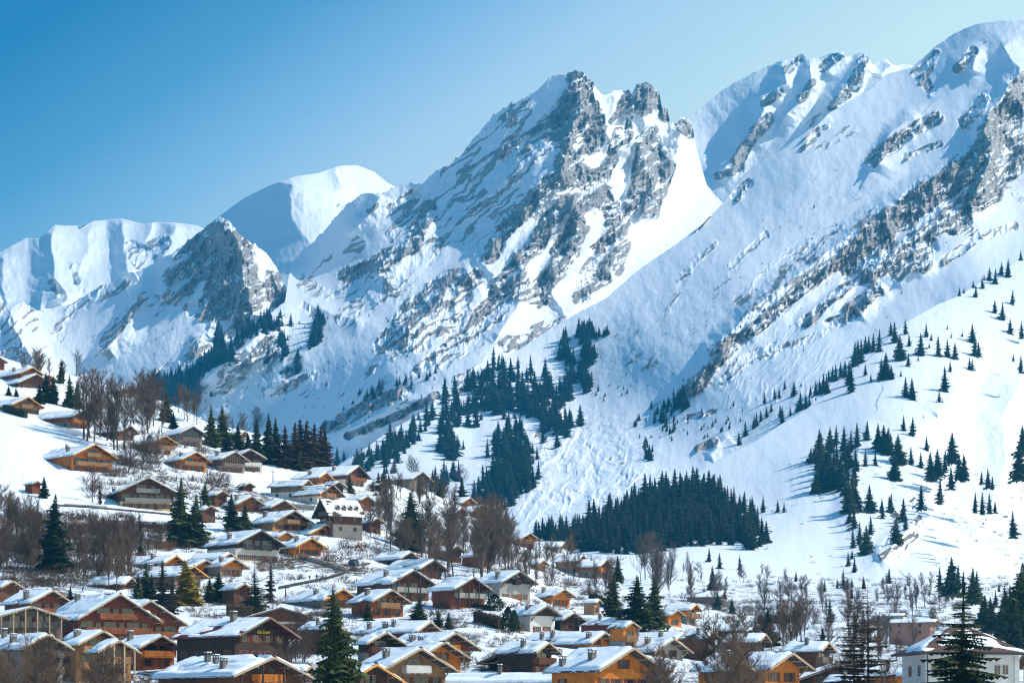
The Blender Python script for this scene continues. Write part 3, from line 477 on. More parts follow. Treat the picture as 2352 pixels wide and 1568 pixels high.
# a library of unit-height conifers, shared by copies
def lib(kind, seeds, **kw):
    out = []
    for sd_ in seeds:
        out.append((spruce_mesh(sd_, **kw).mesh(kind + '_crown', M_spruce), trunk_mb(1.0, 0.014).mesh(kind + '_trunk', M_bark)))
    return out
LIB = {
    'near': lib('spruce', (1, 2, 3, 4), rad=0.235, whorls=46, nb=15, sub=5, bare=0.04, droop=0.5, narrow=0.78),
    'mid': lib('spruce', (11, 12, 13, 14, 15), rad=0.235, whorls=30, nb=12, sub=3, bare=0.04, droop=0.4, narrow=0.82),
    'far': lib('spruce', (21, 22, 23, 24, 25, 26), rad=0.20, whorls=17, nb=9, sub=2, bare=0.03, droop=0.5, narrow=0.8, spread=1.25),
    'sparse': lib('larch', (31, 32), rad=0.21, whorls=90, nb=3, sub=3, bare=0.16, gap=0.10, droop=0.15, narrow=0.9, spread=0.30, core=0, jit=2.5),
    'sparse2': lib('spruce', (33, 34), rad=0.25, whorls=80, nb=5, sub=6, bare=0.08, gap=0.05, droop=0.30, narrow=0.9, spread=0.45, core=.12, jit=2.5),
}
def with_mat(me, mat):
    c = me.copy(); c.materials.clear(); c.materials.append(mat); return c
LIB['larch'] = [(with_mat(a, M_larch), b) for a, b in lib('larch', (41, 42, 43), rad=0.19, whorls=44, nb=9, sub=3, bare=0.05, gap=0.05, droop=0.25, narrow=0.75, spread=0.55, core=.4, jit=2.0)]
LIB['sparse'] = [(with_mat(a, M_larch), b) for a, b in LIB['sparse']]
LIB['gold'] = [(with_mat(LIB['near'][1][0], M_gold), LIB['near'][1][1])]
LIB['farm'] = [(with_mat(a, M_far_spruce), b) for a, b in LIB['far']]

def conifer(loc, h, kind='mid', label=None, group=None, name='spruce_tree', wide=1.0, rg=random):
    L = LIB[kind]; crown, trunk = L[rg.randrange(len(L))]
    r = link(name, None, None, loc); r.empty_display_size = 0.5
    r.rotation_euler = (rg.gauss(0, .02), rg.gauss(0, .02), rg.uniform(0, 6.28)); r.scale = (h * wide, h * wide, h)
    link('crown', crown, r); link('trunk', trunk, r)
    tag(r, label, 'tree', group); return r

# ---- leafless trees
def bare_mesh(seed, h=1.0, stems=1, levels=5, spread=0.55, twig_r=0.0028, bushy=False, upright=0.5):
    rg = random.Random(seed); tr = MB(); tw = MB()
    def grow(p, d, L, r, lev):
        segs = 2 if lev > 1 else 3
        q = p
        for s_ in range(segs):
            d = (d + Vector((rg.gauss(0, .10), rg.gauss(0, .10), rg.gauss(0.03, .06)))).normalized()
            q2 = q + d * L / segs
            ra = r * (1 - 0.35 * s_ / segs); rb = r * (1 - 0.35 * (s_ + 1) / segs)
            (tr if lev <= 1 else tw).tube(q, q2, max(ra, twig_r), max(rb, twig_r * .8), 5 if lev == 0 else (4 if lev == 1 else 3))
            if lev < levels and (s_ > 0 or lev > 0):
                for _ in range(rg.choice((1, 2)) if lev > 0 else rg.choice((1, 2, 2))):
                    a = rg.uniform(0, 6.283); up = Vector((math.cos(a), math.sin(a), upright * rg.uniform(.6, 1.8)))
                    nd = (d * (1.0 - spread * .5) + up.normalized() * spread * rg.uniform(.8, 1.4)).normalized()
                    grow(q.lerp(q2, rg.uniform(.3, 1)), nd, L * rg.uniform(.5, .78), rb * .62, lev + 1)
            q = q2
        if lev < levels:
            for _ in range(2):
                nd = (d + Vector((rg.gauss(0, spread), rg.gauss(0, spread), rg.gauss(.12, .2)))).normalized()
                grow(q, nd, L * rg.uniform(.55, .8), r * .6, lev + 1)
    for k in range(stems):
        a = rg.uniform(0, 6.28); o = Vector((math.cos(a), math.sin(a), 0)) * (0.02 * (stems > 1))
        d = Vector((math.cos(a) * .22 * (stems > 1), math.sin(a) * .22 * (stems > 1), 1)).normalized()
        grow(o + Vector((0, 0, -.04)), d, (0.16 if bushy else 0.36) * rg.uniform(.85, 1.1), 0.016 / (stems ** .4) * (0.6 if bushy else 1), 0)
    zs = [v[2] for v in tw.v]; zs.sort(); top = zs[int(len(zs) * .995)]
    for m_ in (tr, tw): m_.v = [(x / top, y / top, z / top) for x, y, z in m_.v]
    return tr, tw
def bare_mesh2(seed, ang=.7, dens=22, start=.22, spread=.34, tr_=.0011):
    """upright leafless crown: a leading stem, rising side limbs, and fine twigs on those"""
    rg = random.Random(seed); tr = MB(); tw = MB()
    def limb(p, d, L, r, lev, up):
        n = 3 if lev < 2 else 2; q = p; nodes = [p]
        for i in range(n):
            d = (d + Vector((rg.gauss(0, .12), rg.gauss(0, .12), up))).normalized(); q2 = q + d * L / n
            (tr if lev == 0 else tw).tube(q, q2, max(r * (1 - i / n * .7), tr_), max(r * (1 - (i + 1) / n * .7), tr_ * .7), 4 if lev == 0 else 3)
            nodes.append(q2); q = q2
            if lev < 3:
                for _ in range((3, 2, 1)[lev]):
                    a = rg.uniform(0, 6.283); o = Vector((math.cos(a), math.sin(a), rg.uniform(.1, .9))).normalized()
                    limb(q.lerp(nodes[-2], rg.random()), (d * .75 + o * rg.uniform(.45, .9)).normalized(), L * rg.uniform(.34, .6), r * .5, lev + 1, .05)
    z = Vector((0, 0, -.05)); d = Vector((0, 0, 1)); k = 9; r0 = .0165
    stem = [z]
    for i in range(k):
        d = (d + Vector((rg.gauss(0, .05), rg.gauss(0, .05), .12))).normalized(); z2 = z + d * .9 / k
        tr.tube(z, z2, r0 * (1 - i / k * .85), r0 * (1 - (i + 1) / k * .85), 6); z = z2; stem.append(z)
    for i in range(dens):
        t = start + (1 - start) * (i + rg.random()) / dens; f = min(t * k, k - .01); p = stem[int(f)].lerp(stem[int(f) + 1], f % 1)
        a = rg.uniform(0, 6.283); o = Vector((math.cos(a) * ang, math.sin(a) * ang, 1 - ang * .45)).normalized()
        limb(p, o, spread * (1 - t * .62) * rg.uniform(.7, 1.2), .0078 * (1 - t * .7), 0, .10)
    zs = sorted(v[2] for v in tw.v); top = zs[int(len(zs) * .995)]
    for m_ in (tr, tw): m_.v = [(x / top, y / top, z / top) for x, y, z in m_.v]
    return tr, tw
BARE = []
for sd_, an, dn, st_, sp_ in ((51, .7, 20, .22, .36), (52, .85, 22, .18, .42), (53, .55, 18, .25, .34), (54, .6, 16, .3, .30), (55, .75, 24, .12, .38), (56, .9, 18, .3, .46)):
    a_, b_ = bare_mesh2(sd_, an, dn, st_, sp_)
    BARE.append((b_.mesh('bare_crown', M_twig), a_.mesh('bare_trunk', M_trunk)))
def bush_mb(seed, stems, twigs, r=.006):
    rg = random.Random(seed); tr = MB(); tw = MB()
    for i in range(stems):
        a = rg.uniform(0, 6.28); q = rg.random() ** .6 * .35; p = Vector((q * math.cos(a), q * math.sin(a), -.05)); tilt = rg.uniform(0, 1.1)
        b = a + rg.gauss(0, .5); d = Vector((math.sin(tilt) * math.cos(b), math.sin(tilt) * math.sin(b), math.cos(tilt))); L = rg.uniform(.55, 1.0) * (1 - .25 * tilt)
        m_ = p + d * L * .5 + Vector((rg.gauss(0, .04), rg.gauss(0, .04), 0)); e = m_ + (d + Vector((rg.gauss(0, .3), rg.gauss(0, .3), .35))).normalized() * L * .5
        (tr if i % 6 == 0 else tw).tube(p, m_, r * 1.5, r, 3); tw.tube(m_, e, r, r * .5, 3)
        for k in range(twigs):
            t = rg.uniform(.2, 1); c = p.lerp(m_, t) if rg.random() < .4 else m_.lerp(e, t)
            tw.tube(c, c + (d + Vector((rg.gauss(0, .7), rg.gauss(0, .7), rg.gauss(.2, .3)))).normalized() * L * rg.uniform(.15, .4), r * .7, r * .35, 3)
    return tr, tw
BUSH = []
for sd_ in (61, 62, 63, 64):
    a_, b_ = bush_mb(sd_, 90, 5, .005)
    BUSH.append((b_.mesh('bush_twigs', M_twig), a_.mesh('bush_stems', M_trunk)))
SCRUB = [bush_mb(sd_, 34, 2, .011)[1].mesh('scrub_source', M_twig) for sd_ in (71, 72, 73)]
BUSH_R = [(with_mat(a, M_twig2), b) for a, b in BUSH]
def bare_tree(loc, h, label=None, group=None, wide=1.0, rg=random, idx=None, name='bare_tree'):
    crown, trunk = BARE[rg.randrange(len(BARE)) if idx is None else idx]
    r = link(name, None, None, loc); r.rotation_euler = (0, 0, rg.uniform(0, 6.28)); r.scale = (h * wide, h * wide, h)
    link('crown', crown, r); link('trunk', trunk, r); tag(r, label, 'tree', group); return r
def bush(loc, h, label, group, red=False, rg=random, wide=1.6):
    tw_, st_ = (BUSH_R if red else BUSH)[rg.randrange(4)]
    r = link('bare_bush', None, None, loc); r.rotation_euler = (0, 0, rg.uniform(0, 6.28)); r.scale = (h * wide, h * wide, h)
    link('twigs', tw_, r); link('stems', st_, r); tag(r, label, 'bush', group); return r
print('crown tris', [len(a.polygons) for k in LIB for a, b in LIB[k][:1]], 'bare', [len(a.polygons) for a, b in BARE + BUSH])
# ------------------------------------------------------------ chalets
def wood_mat(name, c1, c2, sc=2.2, horizontal=False):
    m, ns, ls, b = new_mat(name)
    tc = ns.new('ShaderNodeTexCoord'); mp = ns.new('ShaderNodeMapping'); ls.new(tc.outputs['Object'], mp.inputs[0])
    mp.inputs['Scale'].default_value = (sc * .12, sc * .12, sc * 2.2) if horizontal else (sc * 1.6, sc * 1.6, sc * .10)
    n = N(ns, 'ShaderNodeTexNoise', Scale=2.2, Detail=4.0, Roughness=0.7); ls.new(mp.outputs[0], n.inputs['Vector'])
    n2 = N(ns, 'ShaderNodeTexNoise', Scale=0.5, Detail=3.0); ls.new(tc.outputs['Object'], n2.inputs['Vector'])
    a = N(ns, 'ShaderNodeMath', operation='MULTIPLY_ADD'); ls.new(n2.outputs['Fac'], a.inputs[0]); a.inputs[1].default_value = 0.6; ls.new(n.outputs['Fac'], a.inputs[2])
    r = ramp(ns, [(0.5, c1), (1.05, c2)]); ls.new(a.outputs[0], r.inputs[0]); ls.new(r.outputs[0], b.inputs['Base Color'])
    bp = N(ns, 'ShaderNodeBump', Distance=0.03, Strength=0.7); ls.new(n.outputs['Fac'], bp.inputs['Height']); ls.new(bp.outputs[0], b.inputs['Normal'])
    b.inputs['Roughness'].default_value = 0.8; b.inputs['Specular IOR Level'].default_value = 0.2
    return m
def plain_mat(name, c, var=0.12, rough=0.85, sc=1.2, spec=0.2):
    m, ns, ls, b = new_mat(name)
    tc = ns.new('ShaderNodeTexCoord'); n = N(ns, 'ShaderNodeTexNoise', Scale=sc, Detail=5.0, Roughness=.7); ls.new(tc.outputs['Object'], n.inputs['Vector'])
    r = ramp(ns, [(0.3, tuple(k * (1 - var) for k in c)), (0.7, tuple(min(1, k * (1 + var)) for k in c))])
    ls.new(n.outputs['Fac'], r.inputs[0]); ls.new(r.outputs[0], b.inputs['Base Color'])
    b.inputs['Roughness'].default_value = rough; b.inputs['Specular IOR Level'].default_value = spec
    return m
W_ = {
    'orange': wood_mat('orange_wood', (0.27, 0.072, 0.009), (0.72, 0.235, 0.032)),
    'orangeh': wood_mat('orange_logs', (0.27, 0.072, 0.009), (0.72, 0.235, 0.032), horizontal=True),
    'brown': wood_mat('brown_wood', (0.05, 0.022, 0.013), (0.18, 0.075, 0.036)),
    'dark': wood_mat('dark_wood', (0.022, 0.014, 0.011), (0.07, 0.042, 0.03)),
    'tan': wood_mat('tan_wood', (0.17, 0.085, 0.038), (0.42, 0.23, 0.105)),
    'red': wood_mat('red_wood', (0.085, 0.024, 0.014), (0.25, 0.072, 0.038)),
    'rust': wood_mat('rust_wood', (0.12, 0.038, 0.016), (0.36, 0.12, 0.042)),
    'grey': wood_mat('weathered_wood', (0.085, 0.065, 0.052), (0.24, 0.19, 0.155)),
}
P_ = {
    'white': plain_mat('white_plaster', (0.56, 0.53, 0.48)), 'cream': plain_mat('cream_plaster', (0.60, 0.46, 0.25)),
    'greyp': plain_mat('grey_plaster', (0.30, 0.28, 0.25)), 'stone': plain_mat('stone_wall', (0.22, 0.20, 0.175), .45, sc=2.5),
    'pink': plain_mat('pink_plaster', (0.30, 0.16, 0.11)),
}
M_roof = plain_mat('roof_tiles', (0.075, 0.062, 0.055), .4, sc=3)
M_roofr = plain_mat('red_metal_roof', (0.13, 0.022, 0.022), .3, rough=.6)
M_verge = wood_mat('verge_board', (0.28, 0.19, 0.12), (0.5, 0.37, 0.25))
M_verged = wood_mat('dark_verge_board', (0.10, 0.075, 0.055), (0.24, 0.18, 0.14))
M_vergeo = wood_mat('orange_verge_board', (0.42, 0.18, 0.045), (0.72, 0.35, 0.09))
M_glass = plain_mat('window_glass', (0.02, 0.026, 0.032), .3, rough=.12, spec=.6)
M_frame = plain_mat('window_frame', (0.46, 0.42, 0.35))
M_framew = plain_mat('wood_frame', (0.22, 0.09, 0.035))
M_shut = plain_mat('shutter', (0.16, 0.05, 0.03))
M_stone = plain_mat('chimney_stone', (0.17, 0.15, 0.13), .5, sc=3)
M_metal = plain_mat('dark_metal', (0.05, 0.05, 0.05), rough=.5)
M_rsnow, ns_, ls_, b_ = new_mat('roof_snow')
b_.inputs['Base Color'].default_value = (0.90, 0.92, 0.94, 1); b_.inputs['Roughness'].default_value = .7; b_.inputs['Specular IOR Level'].default_value = .15
g_ = ns_.new('ShaderNodeNewGeometry'); n_ = N(ns_, 'ShaderNodeTexNoise', Scale=0.9, Detail=6.0, Roughness=.65); ls_.new(g_.outputs['Position'], n_.inputs['Vector'])
bp_ = N(ns_, 'ShaderNodeBump', Distance=0.25, Strength=0.35); ls_.new(n_.outputs['Fac'], bp_.inputs['Height']); ls_.new(bp_.outputs[0], b_.inputs['Normal'])
RAILS = {'orange': 'tan', 'rust': 'orange', 'red': 'rust', 'brown': 'grey', 'dark': 'brown'}
GROUPH = 'chalets on the village hillside'

def window(parent, c, ax, nrm, w_, h, mframe, shut=None, cross=True):
    """window on a wall: c = centre on the wall face, ax = unit vector along the wall, nrm = outward normal"""
    mb = MB(); c = Vector(c); ax = Vector(ax); n = Vector(nrm); up = Vector((0, 0, 1))
    def bar(u0, u1, v0, v1, d, m):
        p = [c + ax * u + up * v for u, v in ((u0, v0), (u1, v0), (u1, v1), (u0, v1))]
        mb.prism([tuple(q - n * 0.02) for q in p], tuple(n * (d + 0.02)), m)
    t = 0.055
    bar(-w_ / 2, w_ / 2, -h / 2, h / 2, 0.03, 1)
    bar(-w_ / 2, -w_ / 2 + t, -h / 2, h / 2, 0.07, 0); bar(w_ / 2 - t, w_ / 2, -h / 2, h / 2, 0.07, 0)
    bar(-w_ / 2 + t, w_ / 2 - t, h / 2 - t, h / 2, 0.07, 0); bar(-w_ / 2 + t, w_ / 2 - t, -h / 2, -h / 2 + t, 0.07, 0)
    if cross: bar(-.022, .022, -h / 2 + t, h / 2 - t, 0.06, 0)
    o = mb.build('window', [mframe, M_glass], parent)
    if shut is not None:
        for s_ in (-1, 1):
            mb = MB(); u0 = s_ * (w_ / 2 + .04); u1 = s_ * (w_ / 2 + .04 + w_ * .42); u0, u1 = min(u0, u1), max(u0, u1)
            p = [c + ax * u + up * v for u, v in ((u0, -h / 2), (u1, -h / 2), (u1, h / 2), (u0, h / 2))]
            mb.prism([tuple(q) for q in p], tuple(n * 0.06)); mb.build('shutter', shut, o)
    return o

def roof_snow(name, parent, side, Wr, y0, y1, zr, pitch, th, rg, melt=0.0, stripes=0, T=.22, nu=16, nv=30):
    """snow lying on one slope; side = -1 left, +1 right; sinks under the tiles where it has melted"""
    cp, sp = math.cos(pitch), math.sin(pitch); S = (Wr / 2) / cp; Ly = y1 - y0
    nv = max(10, min(44, int(Ly / 0.55))); nu = max(8, min(20, int(S / 0.5)))
    if stripes: nu = 26
    ox, oy = rg.uniform(0, 99), rg.uniform(0, 99)
    uu, vv = np.meshgrid(np.linspace(0, 1, nu + 1), np.linspace(0, 1, nv + 1), indexing='ij')
    su, sv = uu * S, vv * Ly
    nz = perlin(su / 2.2 + ox, sv / 3.2 + oy); nf = perlin(su / .7 + ox, sv / .9 + oy)
    t = th * (1 + .35 * nz + .15 * nf)
    e = np.minimum(np.minimum(sv, Ly - sv), S - su) + (nf * .25)
    t = t * sstep(-0.02, 0.40, e) - 0.05 * (e < 0.05)
    if side > 0: t = np.where(uu < 0.02, th * .9, t)
    if melt > 0: t = t - (th + .12) * sstep(0.0, .14, perlin(su / 2.6 + oy, sv / 5.5 + ox) + .5 * perlin(su / .9 + oy, sv / 1.6) - (0.42 - melt))
    if stripes: t = t - (th * 1.3 + .05) * sstep(.45, .8, np.sin(uu * stripes * 6.283 + 1.5 + .8 * perlin(sv / 3 + ox, su * 0)) + .3 * nf)
    for _ in range(0 if stripes else rg.choice((0, 1, 1, 2))):                    # slid edges running along the roof
        u0 = rg.uniform(.2, .85); v0, v1 = sorted((rg.random(), rg.random())); wob = .03 * perlin(sv / 2.5 + ox, su * 0 + u0 * 9)
        k = np.exp(-((uu - u0 - wob) / .035) ** 2) * sstep(v0 - .1, v0 + .05, vv) * (1 - sstep(v1 + .15, v1 + .3, vv)); t = t - k * th * .95
        t = t + (uu < u0 + wob) * th * .22 * sstep(v0 - .1, v0 + .05, vv)
    # dents over chimneys and old slides
    t = np.maximum(t, -0.12)
    base_z = zr - su * sp; x = side * (su * cp); off = T * .5 + 0.012
    X = x + side * sp * (t + off); Z = base_z + cp * (t + off); Y = y0 + sv
    drop = np.where(uu > .999, .10, 0); Z = Z - drop
    co = np.stack([X, Y, Z], -1).reshape(-1, 3)
    idx = np.arange((nu + 1) * (nv + 1)).reshape(nu + 1, nv + 1)
    q = np.stack([idx[:-1, :-1], idx[1:, :-1], idx[1:, 1:], idx[:-1, 1:]], -1).reshape(-1, 4)
    if side > 0: q = q[:, ::-1]
    me = bpy.data.meshes.new(name); me.from_pydata(co.tolist(), [], q.tolist()); me.materials.append(M_rsnow)
    me.polygons.foreach_set('use_smooth', [True] * len(me.polygons)); me.update()
    return link(name, me, parent)

def chimney(parent, x, y, zr, pitch, w_=.8, h=1.3, mat=None, cap=True):
    z = zr - abs(x) * math.tan(pitch); mb = MB()
    mb.box(x - w_ / 2, x + w_ / 2, y - w_ / 2, y + w_ / 2, z - .6, z + h)
    mb.box(x - w_ / 2 - .08, x + w_ / 2 + .08, y - w_ / 2 - .08, y + w_ / 2 + .08, z + h, z + h + .1)
    if cap:
        for a in (-1, 1):
            for b in (-1, 1): mb.box(x + a * (w_ / 2 - .1) - .06, x + a * (w_ / 2 - .1) + .06, y + b * (w_ / 2 - .1) - .06, y + b * (w_ / 2 - .1) + .06, z + h + .1, z + h + .4)
        mb.box(x - w_ / 2 - .12, x + w_ / 2 + .12, y - w_ / 2 - .12, y + w_ / 2 + .12, z + h + .4, z + h + .48)
    c = mb.build('chimney', mat or M_stone, parent)
    mb = MB(); zt = z + h + (.48 if cap else .1)
    r = w_ / 2 + .06
    mb.prism([(x - r, y - r, zt), (x + r, y - r, zt), (x + r, y + r, zt), (x - r, y + r, zt)], (0, 0, .12)); mb.build('snow_cap', M_rsnow, c)

def railing(parent, x0, x1, y0, y1, z, mat, h=.95, style='plank'):
    """front and side rails round a balcony whose outer edge is y0"""
    mb = MB()
    runs = [((x0, y0), (x1, y0)), ((x0, y0), (x0, y1)), ((x1, y0), (x1, y1))]
    for (a, b), (c, d) in runs:
        L = math.hypot(c - a, d - b); n = max(1, int(L / (.22 if style == 'plank' else .34)))
        ux, uy = (c - a) / L, (d - b) / L
        mb.beam((a, b, z + h), (c, d, z + h), .09, .08); mb.beam((a, b, z + .12), (c, d, z + .12), .07, .07)
        for k in range(n + 1):
            t = min(L, k * L / n); px_, py_ = a + ux * t, b + uy * t
            w2 = .085 if style == 'plank' else .03
            if style == 'solid': break
            mb.box(px_ - (w2 if abs(ux) > .5 else .025), px_ + (w2 if abs(ux) > .5 else .025), py_ - (w2 if abs(uy) > .5 else .025), py_ + (w2 if abs(uy) > .5 else .025), z + .05, z + h - .03)
        if style == 'solid':
            if abs(ux) > .5: mb.box(a, c, b - .03, b + .03, z + .02, z + h)
            else: mb.box(a - .03, a + .03, b, d, z + .02, z + h)
    return mb.build('railing', mat, parent)

def gD(x, y):
    y = min(y, 1788.0)
    return ground_D(float(x), float(y)) or float(GROUND.depth(np.array([float(x)]), np.array([float(y)]))[0][0])
def place_base(ax, ay, by, H):
    if by is None:
        D = gD(ax, ay + 60)
        for _ in range(14):
            by = ay + H * FV / D; D = .6 * D + .4 * gD(ax, by)
        by = ay + H * FV / D
    else: D = gD(ax, by)
    return by, D

def chalet(ax, ay, by, gw, lw, theta, wood, label, base=None, hb=2.4, H=7.5, pitch=26, verge='tan', balc=(1, 2), rail='same', railstyle='plank', melt=0.14,
           stripes=0, chim=((-.25, .35),), posts=0, snow=.32, nwin=None, shut=True, name='chalet', cat='chalet', roofm=None, group=GROUPH, lattice=False, D=None, dD=0, sidewin=True, truss=False, dormers=0, sign=None, wallmat=None, balw=.86, awn=False, gwin=True):
    gw *= 1.08; lw *= 1.06; H *= 1.05
    if by is not None: by += (by - ay) * .06
    rg = random.Random(int(ax * 31 + ay * 7)); th = R(theta); p = R(pitch)
    if D is None: by, D = place_base(ax, ay, by, H)
    elif by is None: by = ay + H * FV / D
    if dD: Dn = D + dD; by = HY - (HY - by) * D / Dn; D = Dn
    s = FV / D; H = (by - ay) / s
    Wr = gw / (s * abs(math.cos(th))); tx = ax - HX + (-lw if theta > 0 else lw)
    Lr = ((ax - HX) * D - tx * D) / (tx * math.cos(th) + FV * math.sin(th))
    Wr = min(max(Wr, 3.0), 26.0); Lr = min(max(Lr, 4.0), 30.0)
    sc = min(1.0, Wr / 9.0); ov = 1.0 * sc; ovf = 2.1 * sc; ovb = .8 * sc
    W = Wr - 2 * ov; L = Lr - ovf - ovb; T = .22
    rise = (Wr / 2) * math.tan(p); zr = H - snow - .1
    zw = lambda x: zr - abs(x) * math.tan(p) - T * .5 / math.cos(p) + .01       # underside of the roof
    he = zw(W / 2)
    if he < 2.0: hb = min(hb, .5)
    hb = min(hb, he - .3)
    if base is None:
        q_ = rg.random(); base = 'stone' if q_ < .3 else ('greyp' if q_ < .38 else ('white' if q_ < .46 else wood))
    if base in W_ and base not in P_: hb = min(hb, 2.4)
    root = link(name, None, None, pt(ax, by, D)); root.rotation_euler = (0, 0, th)
    off = Vector((-math.sin(th), math.cos(th), 0)) * ovf; root.location = root.location + off
    tag(root, label, cat, group)
    wm = wallmat or W_[wood]; rm = roofm or M_roof
    vm = {'tan': M_verge, 'dark': M_verged, 'orange': M_vergeo}[verge]
    zb = hb if hb > .05 else -4
    mb = MB(); prof = [(-W / 2, 0, zb), (W / 2, 0, zb), (W / 2, 0, he), (0, 0, zw(0)), (-W / 2, 0, he)]
    mb.prism(prof, (0, L, 0)); mb.build('wall', wm, root)
    if hb > .05:
        mb = MB(); mb.box(-W / 2 - .06, W / 2 + .06, -.06, L + .06, -5, hb + .02); mb.build('base_wall', P_[base] if base in P_ else W_[base], root)
    # roof slabs
    mb = MB(); cp, sp = math.cos(p), math.sin(p)
    for sg in (-1, 1):
        a = (0, -ovf, zr + T / 2 / cp); b = (sg * Wr / 2, -ovf, zr - rise + T / 2 / cp); c = (sg * Wr / 2, -ovf, zr - rise - T / 2 / cp); d = (0, -ovf, zr - T / 2 / cp)
        pts = [a, b, c, d] if sg < 0 else [a, d, c, b]
        mb.prism(pts[::-1], (0, Lr, 0))
    roof = mb.build('roof', rm, root)
    for sg in (-1, 1):
        for yy in (-ovf - .05, Lr - ovf + .0):
            mb = MB(); a = (0, yy, zr + .20); b = (sg * (Wr / 2 + .04), yy, zr - rise + .20); hgt = .34
            pts = [a, b, (b[0], yy, b[2] - hgt), (0, yy, zr + .20 - hgt)]
            if sg > 0: pts = pts[::-1]
            mb.prism(pts[::-1], (0, .05, 0)); mb.build('bargeboard', vm, roof)
    for sg in (-1, 1):
        roof_snow('roof_snow', roof, sg, Wr, -ovf + .02, Lr - ovf - .02, zr, p, snow, rg, melt, stripes)
    for k, (u, v) in enumerate(chim):
        chimney(roof, u * Wr, v * L, zr, p, w_=.85 * sc if k == 0 else .7, h=1.0 + .5 * rg.random())
    # purlins under the overhanging gable
    if Wr > 5:
        for u in (-.86, -.45, 0, .45, .86):
            x = u * W / 2; z = zw(x) - .12
            mb = MB(); mb.box(x - .1, x + .1, -ovf + .12, 0.05, z - .12, z + .10); mb.build('purlin', vm if verge != 'dark' else W_['dark'], root)
    if W > 6 and not truss:                          # slanted struts under the eave purlins
        for sg in (-1, 1):
            mb = MB(); x = sg * (W / 2 - .25); mb.beam((x, -.05, he - 1.3), (x, -ovf * .8, zw(x) - .2), .14, .14); mb.build('strut', wm, root)
    fr = M_framew if base not in ('white', 'greyp') or rg.random() < .5 else M_frame
    if rail == 'same' and wood in RAILS: rail = RAILS[wood]
    rmat = wm if rail == 'same' else (W_.get(rail) or P_.get(rail))
    fh = 2.65; nf = max(1, int(round((he + .7) / fh)))
    big = s > 7
    # storeys from the top down
    z = he
    for fl in range(nf + 1):
        zf = (hb if hb > .05 else 0) + (fl - 1) * fh if hb > 1.5 else fl * fh
        if zf < -.5 and fl > 0: continue
        zf = max(zf, 0)
        if hb > 1.5 and fl == 0: zf = 0
        zc = zf + 1.35
        top = zw(0) - .6
        if zc + .7 > top: break
        half = min(W / 2 - .5, (zw(0) - (zc + .9)) / math.tan(p)) if zc + .8 > he else W / 2 - .5
        if half < .7: break
        n = nwin if nwin is not None else max(1, int(half * 2 / 2.3))
        if gwin:
            for k in range(n):
                x = -half + (k + .5) * 2 * half / n
                door = fl > 0 and fl in balc and (k % 2 == 0)
                hh = 2.05 if door else 1.2; ww = min(2.4, half * 1.2) if door else 1.05
                yb = -.06 if zc < hb else 0
                window(root, (x, yb, zc - (.3 if door else 0)), (1, 0, 0), (0, -1, 0), ww * 1.12, hh * 1.06, fr, (M_shut if (shut and big and not door) else None))
        if fl in balc and fl > 0:
            bw = W * balw / 2 if zc < he else half; bd = min(ovf * .8, 1.5)
            mb = MB(); mb.box(-bw, bw, -bd, -.065, zf - .12, zf + .02)
            for u in (-.8, -.27, .27, .8): mb.box(u * bw - .09, u * bw + .09, -bd + .02, -.065, zf - .28, zf - .125)
            bo = mb.build('balcony', rmat if rail not in ('metal',) else wm, root)
            railing(bo, -bw, bw, -bd + .04, -.07, zf + .02, rmat if rail != 'metal' else M_metal, style=railstyle)
            if awn:
                mb = MB(); mb.prism([(-bw * .7, -.07, zf + 2.3), (bw * .3, -.07, zf + 2.3), (bw * .3, -.07, zf + 2.36), (-bw * .7, -.07, zf + 2.36)], (0, -1.5, -.8)); mb.build('awning', P_['white'], root)
    if hb > 1.5 and W > 6:
        mb = MB(); mb.box(W * .12, W * .12 + 1.0, -.11, -.062, .02, 2.05); d_ = mb.build('door', M_framew, root)
        mb = MB(); mb.box(W * .12 + .85, W * .12 + .9, -.15, -.112, .95, 1.1); mb.build('handle', M_metal, d_)
    if posts:
        for k in range(posts):
            x = -W / 2 * .92 + k * W * .92 / (posts - 1); mb = MB(); mb.box(x - .12, x + .12, -ovf * .92 - .1, -ovf * .92 + .1, -4, zw(x) - .05); mb.build('post', W_['dark'] if verge == 'dark' or wood in ('dark', 'brown', 'red') else vm, root)
    if sidewin and L > 5:
        for sg, use in ((-1, theta > 0), (1, theta < 0)):
            if not use: continue
            for fl in range(nf):
                zf = fl * fh if hb < 1.5 else (0 if fl == 0 else hb + (fl - 1) * fh)
                zc = zf + 1.45
                if zc + .7 > he: break
                n = max(1, int(L / 3.4)) if big else 2
                for k in range(n):
                    if rg.random() < .2: continue
                    window(root, (sg * (W / 2 + (.06 if zc < hb else 0)), (k + .5) * L / n, zc), (0, 1, 0), (sg, 0, 0), .95, 1.1, fr, (M_shut if (shut and s > 12) else None))
    if lattice:
        n = 7
        for k in range(-n, n + 1):
            x0 = k * W / 2 / n; zt = zw(x0) - .15; zl = he - .6
            if zt - zl > .3:
                mb = MB(); mb.box(x0 - .09, x0 + .09, -.25, -.1, zl, zt); mb.build('lattice_board', M_verge, root)
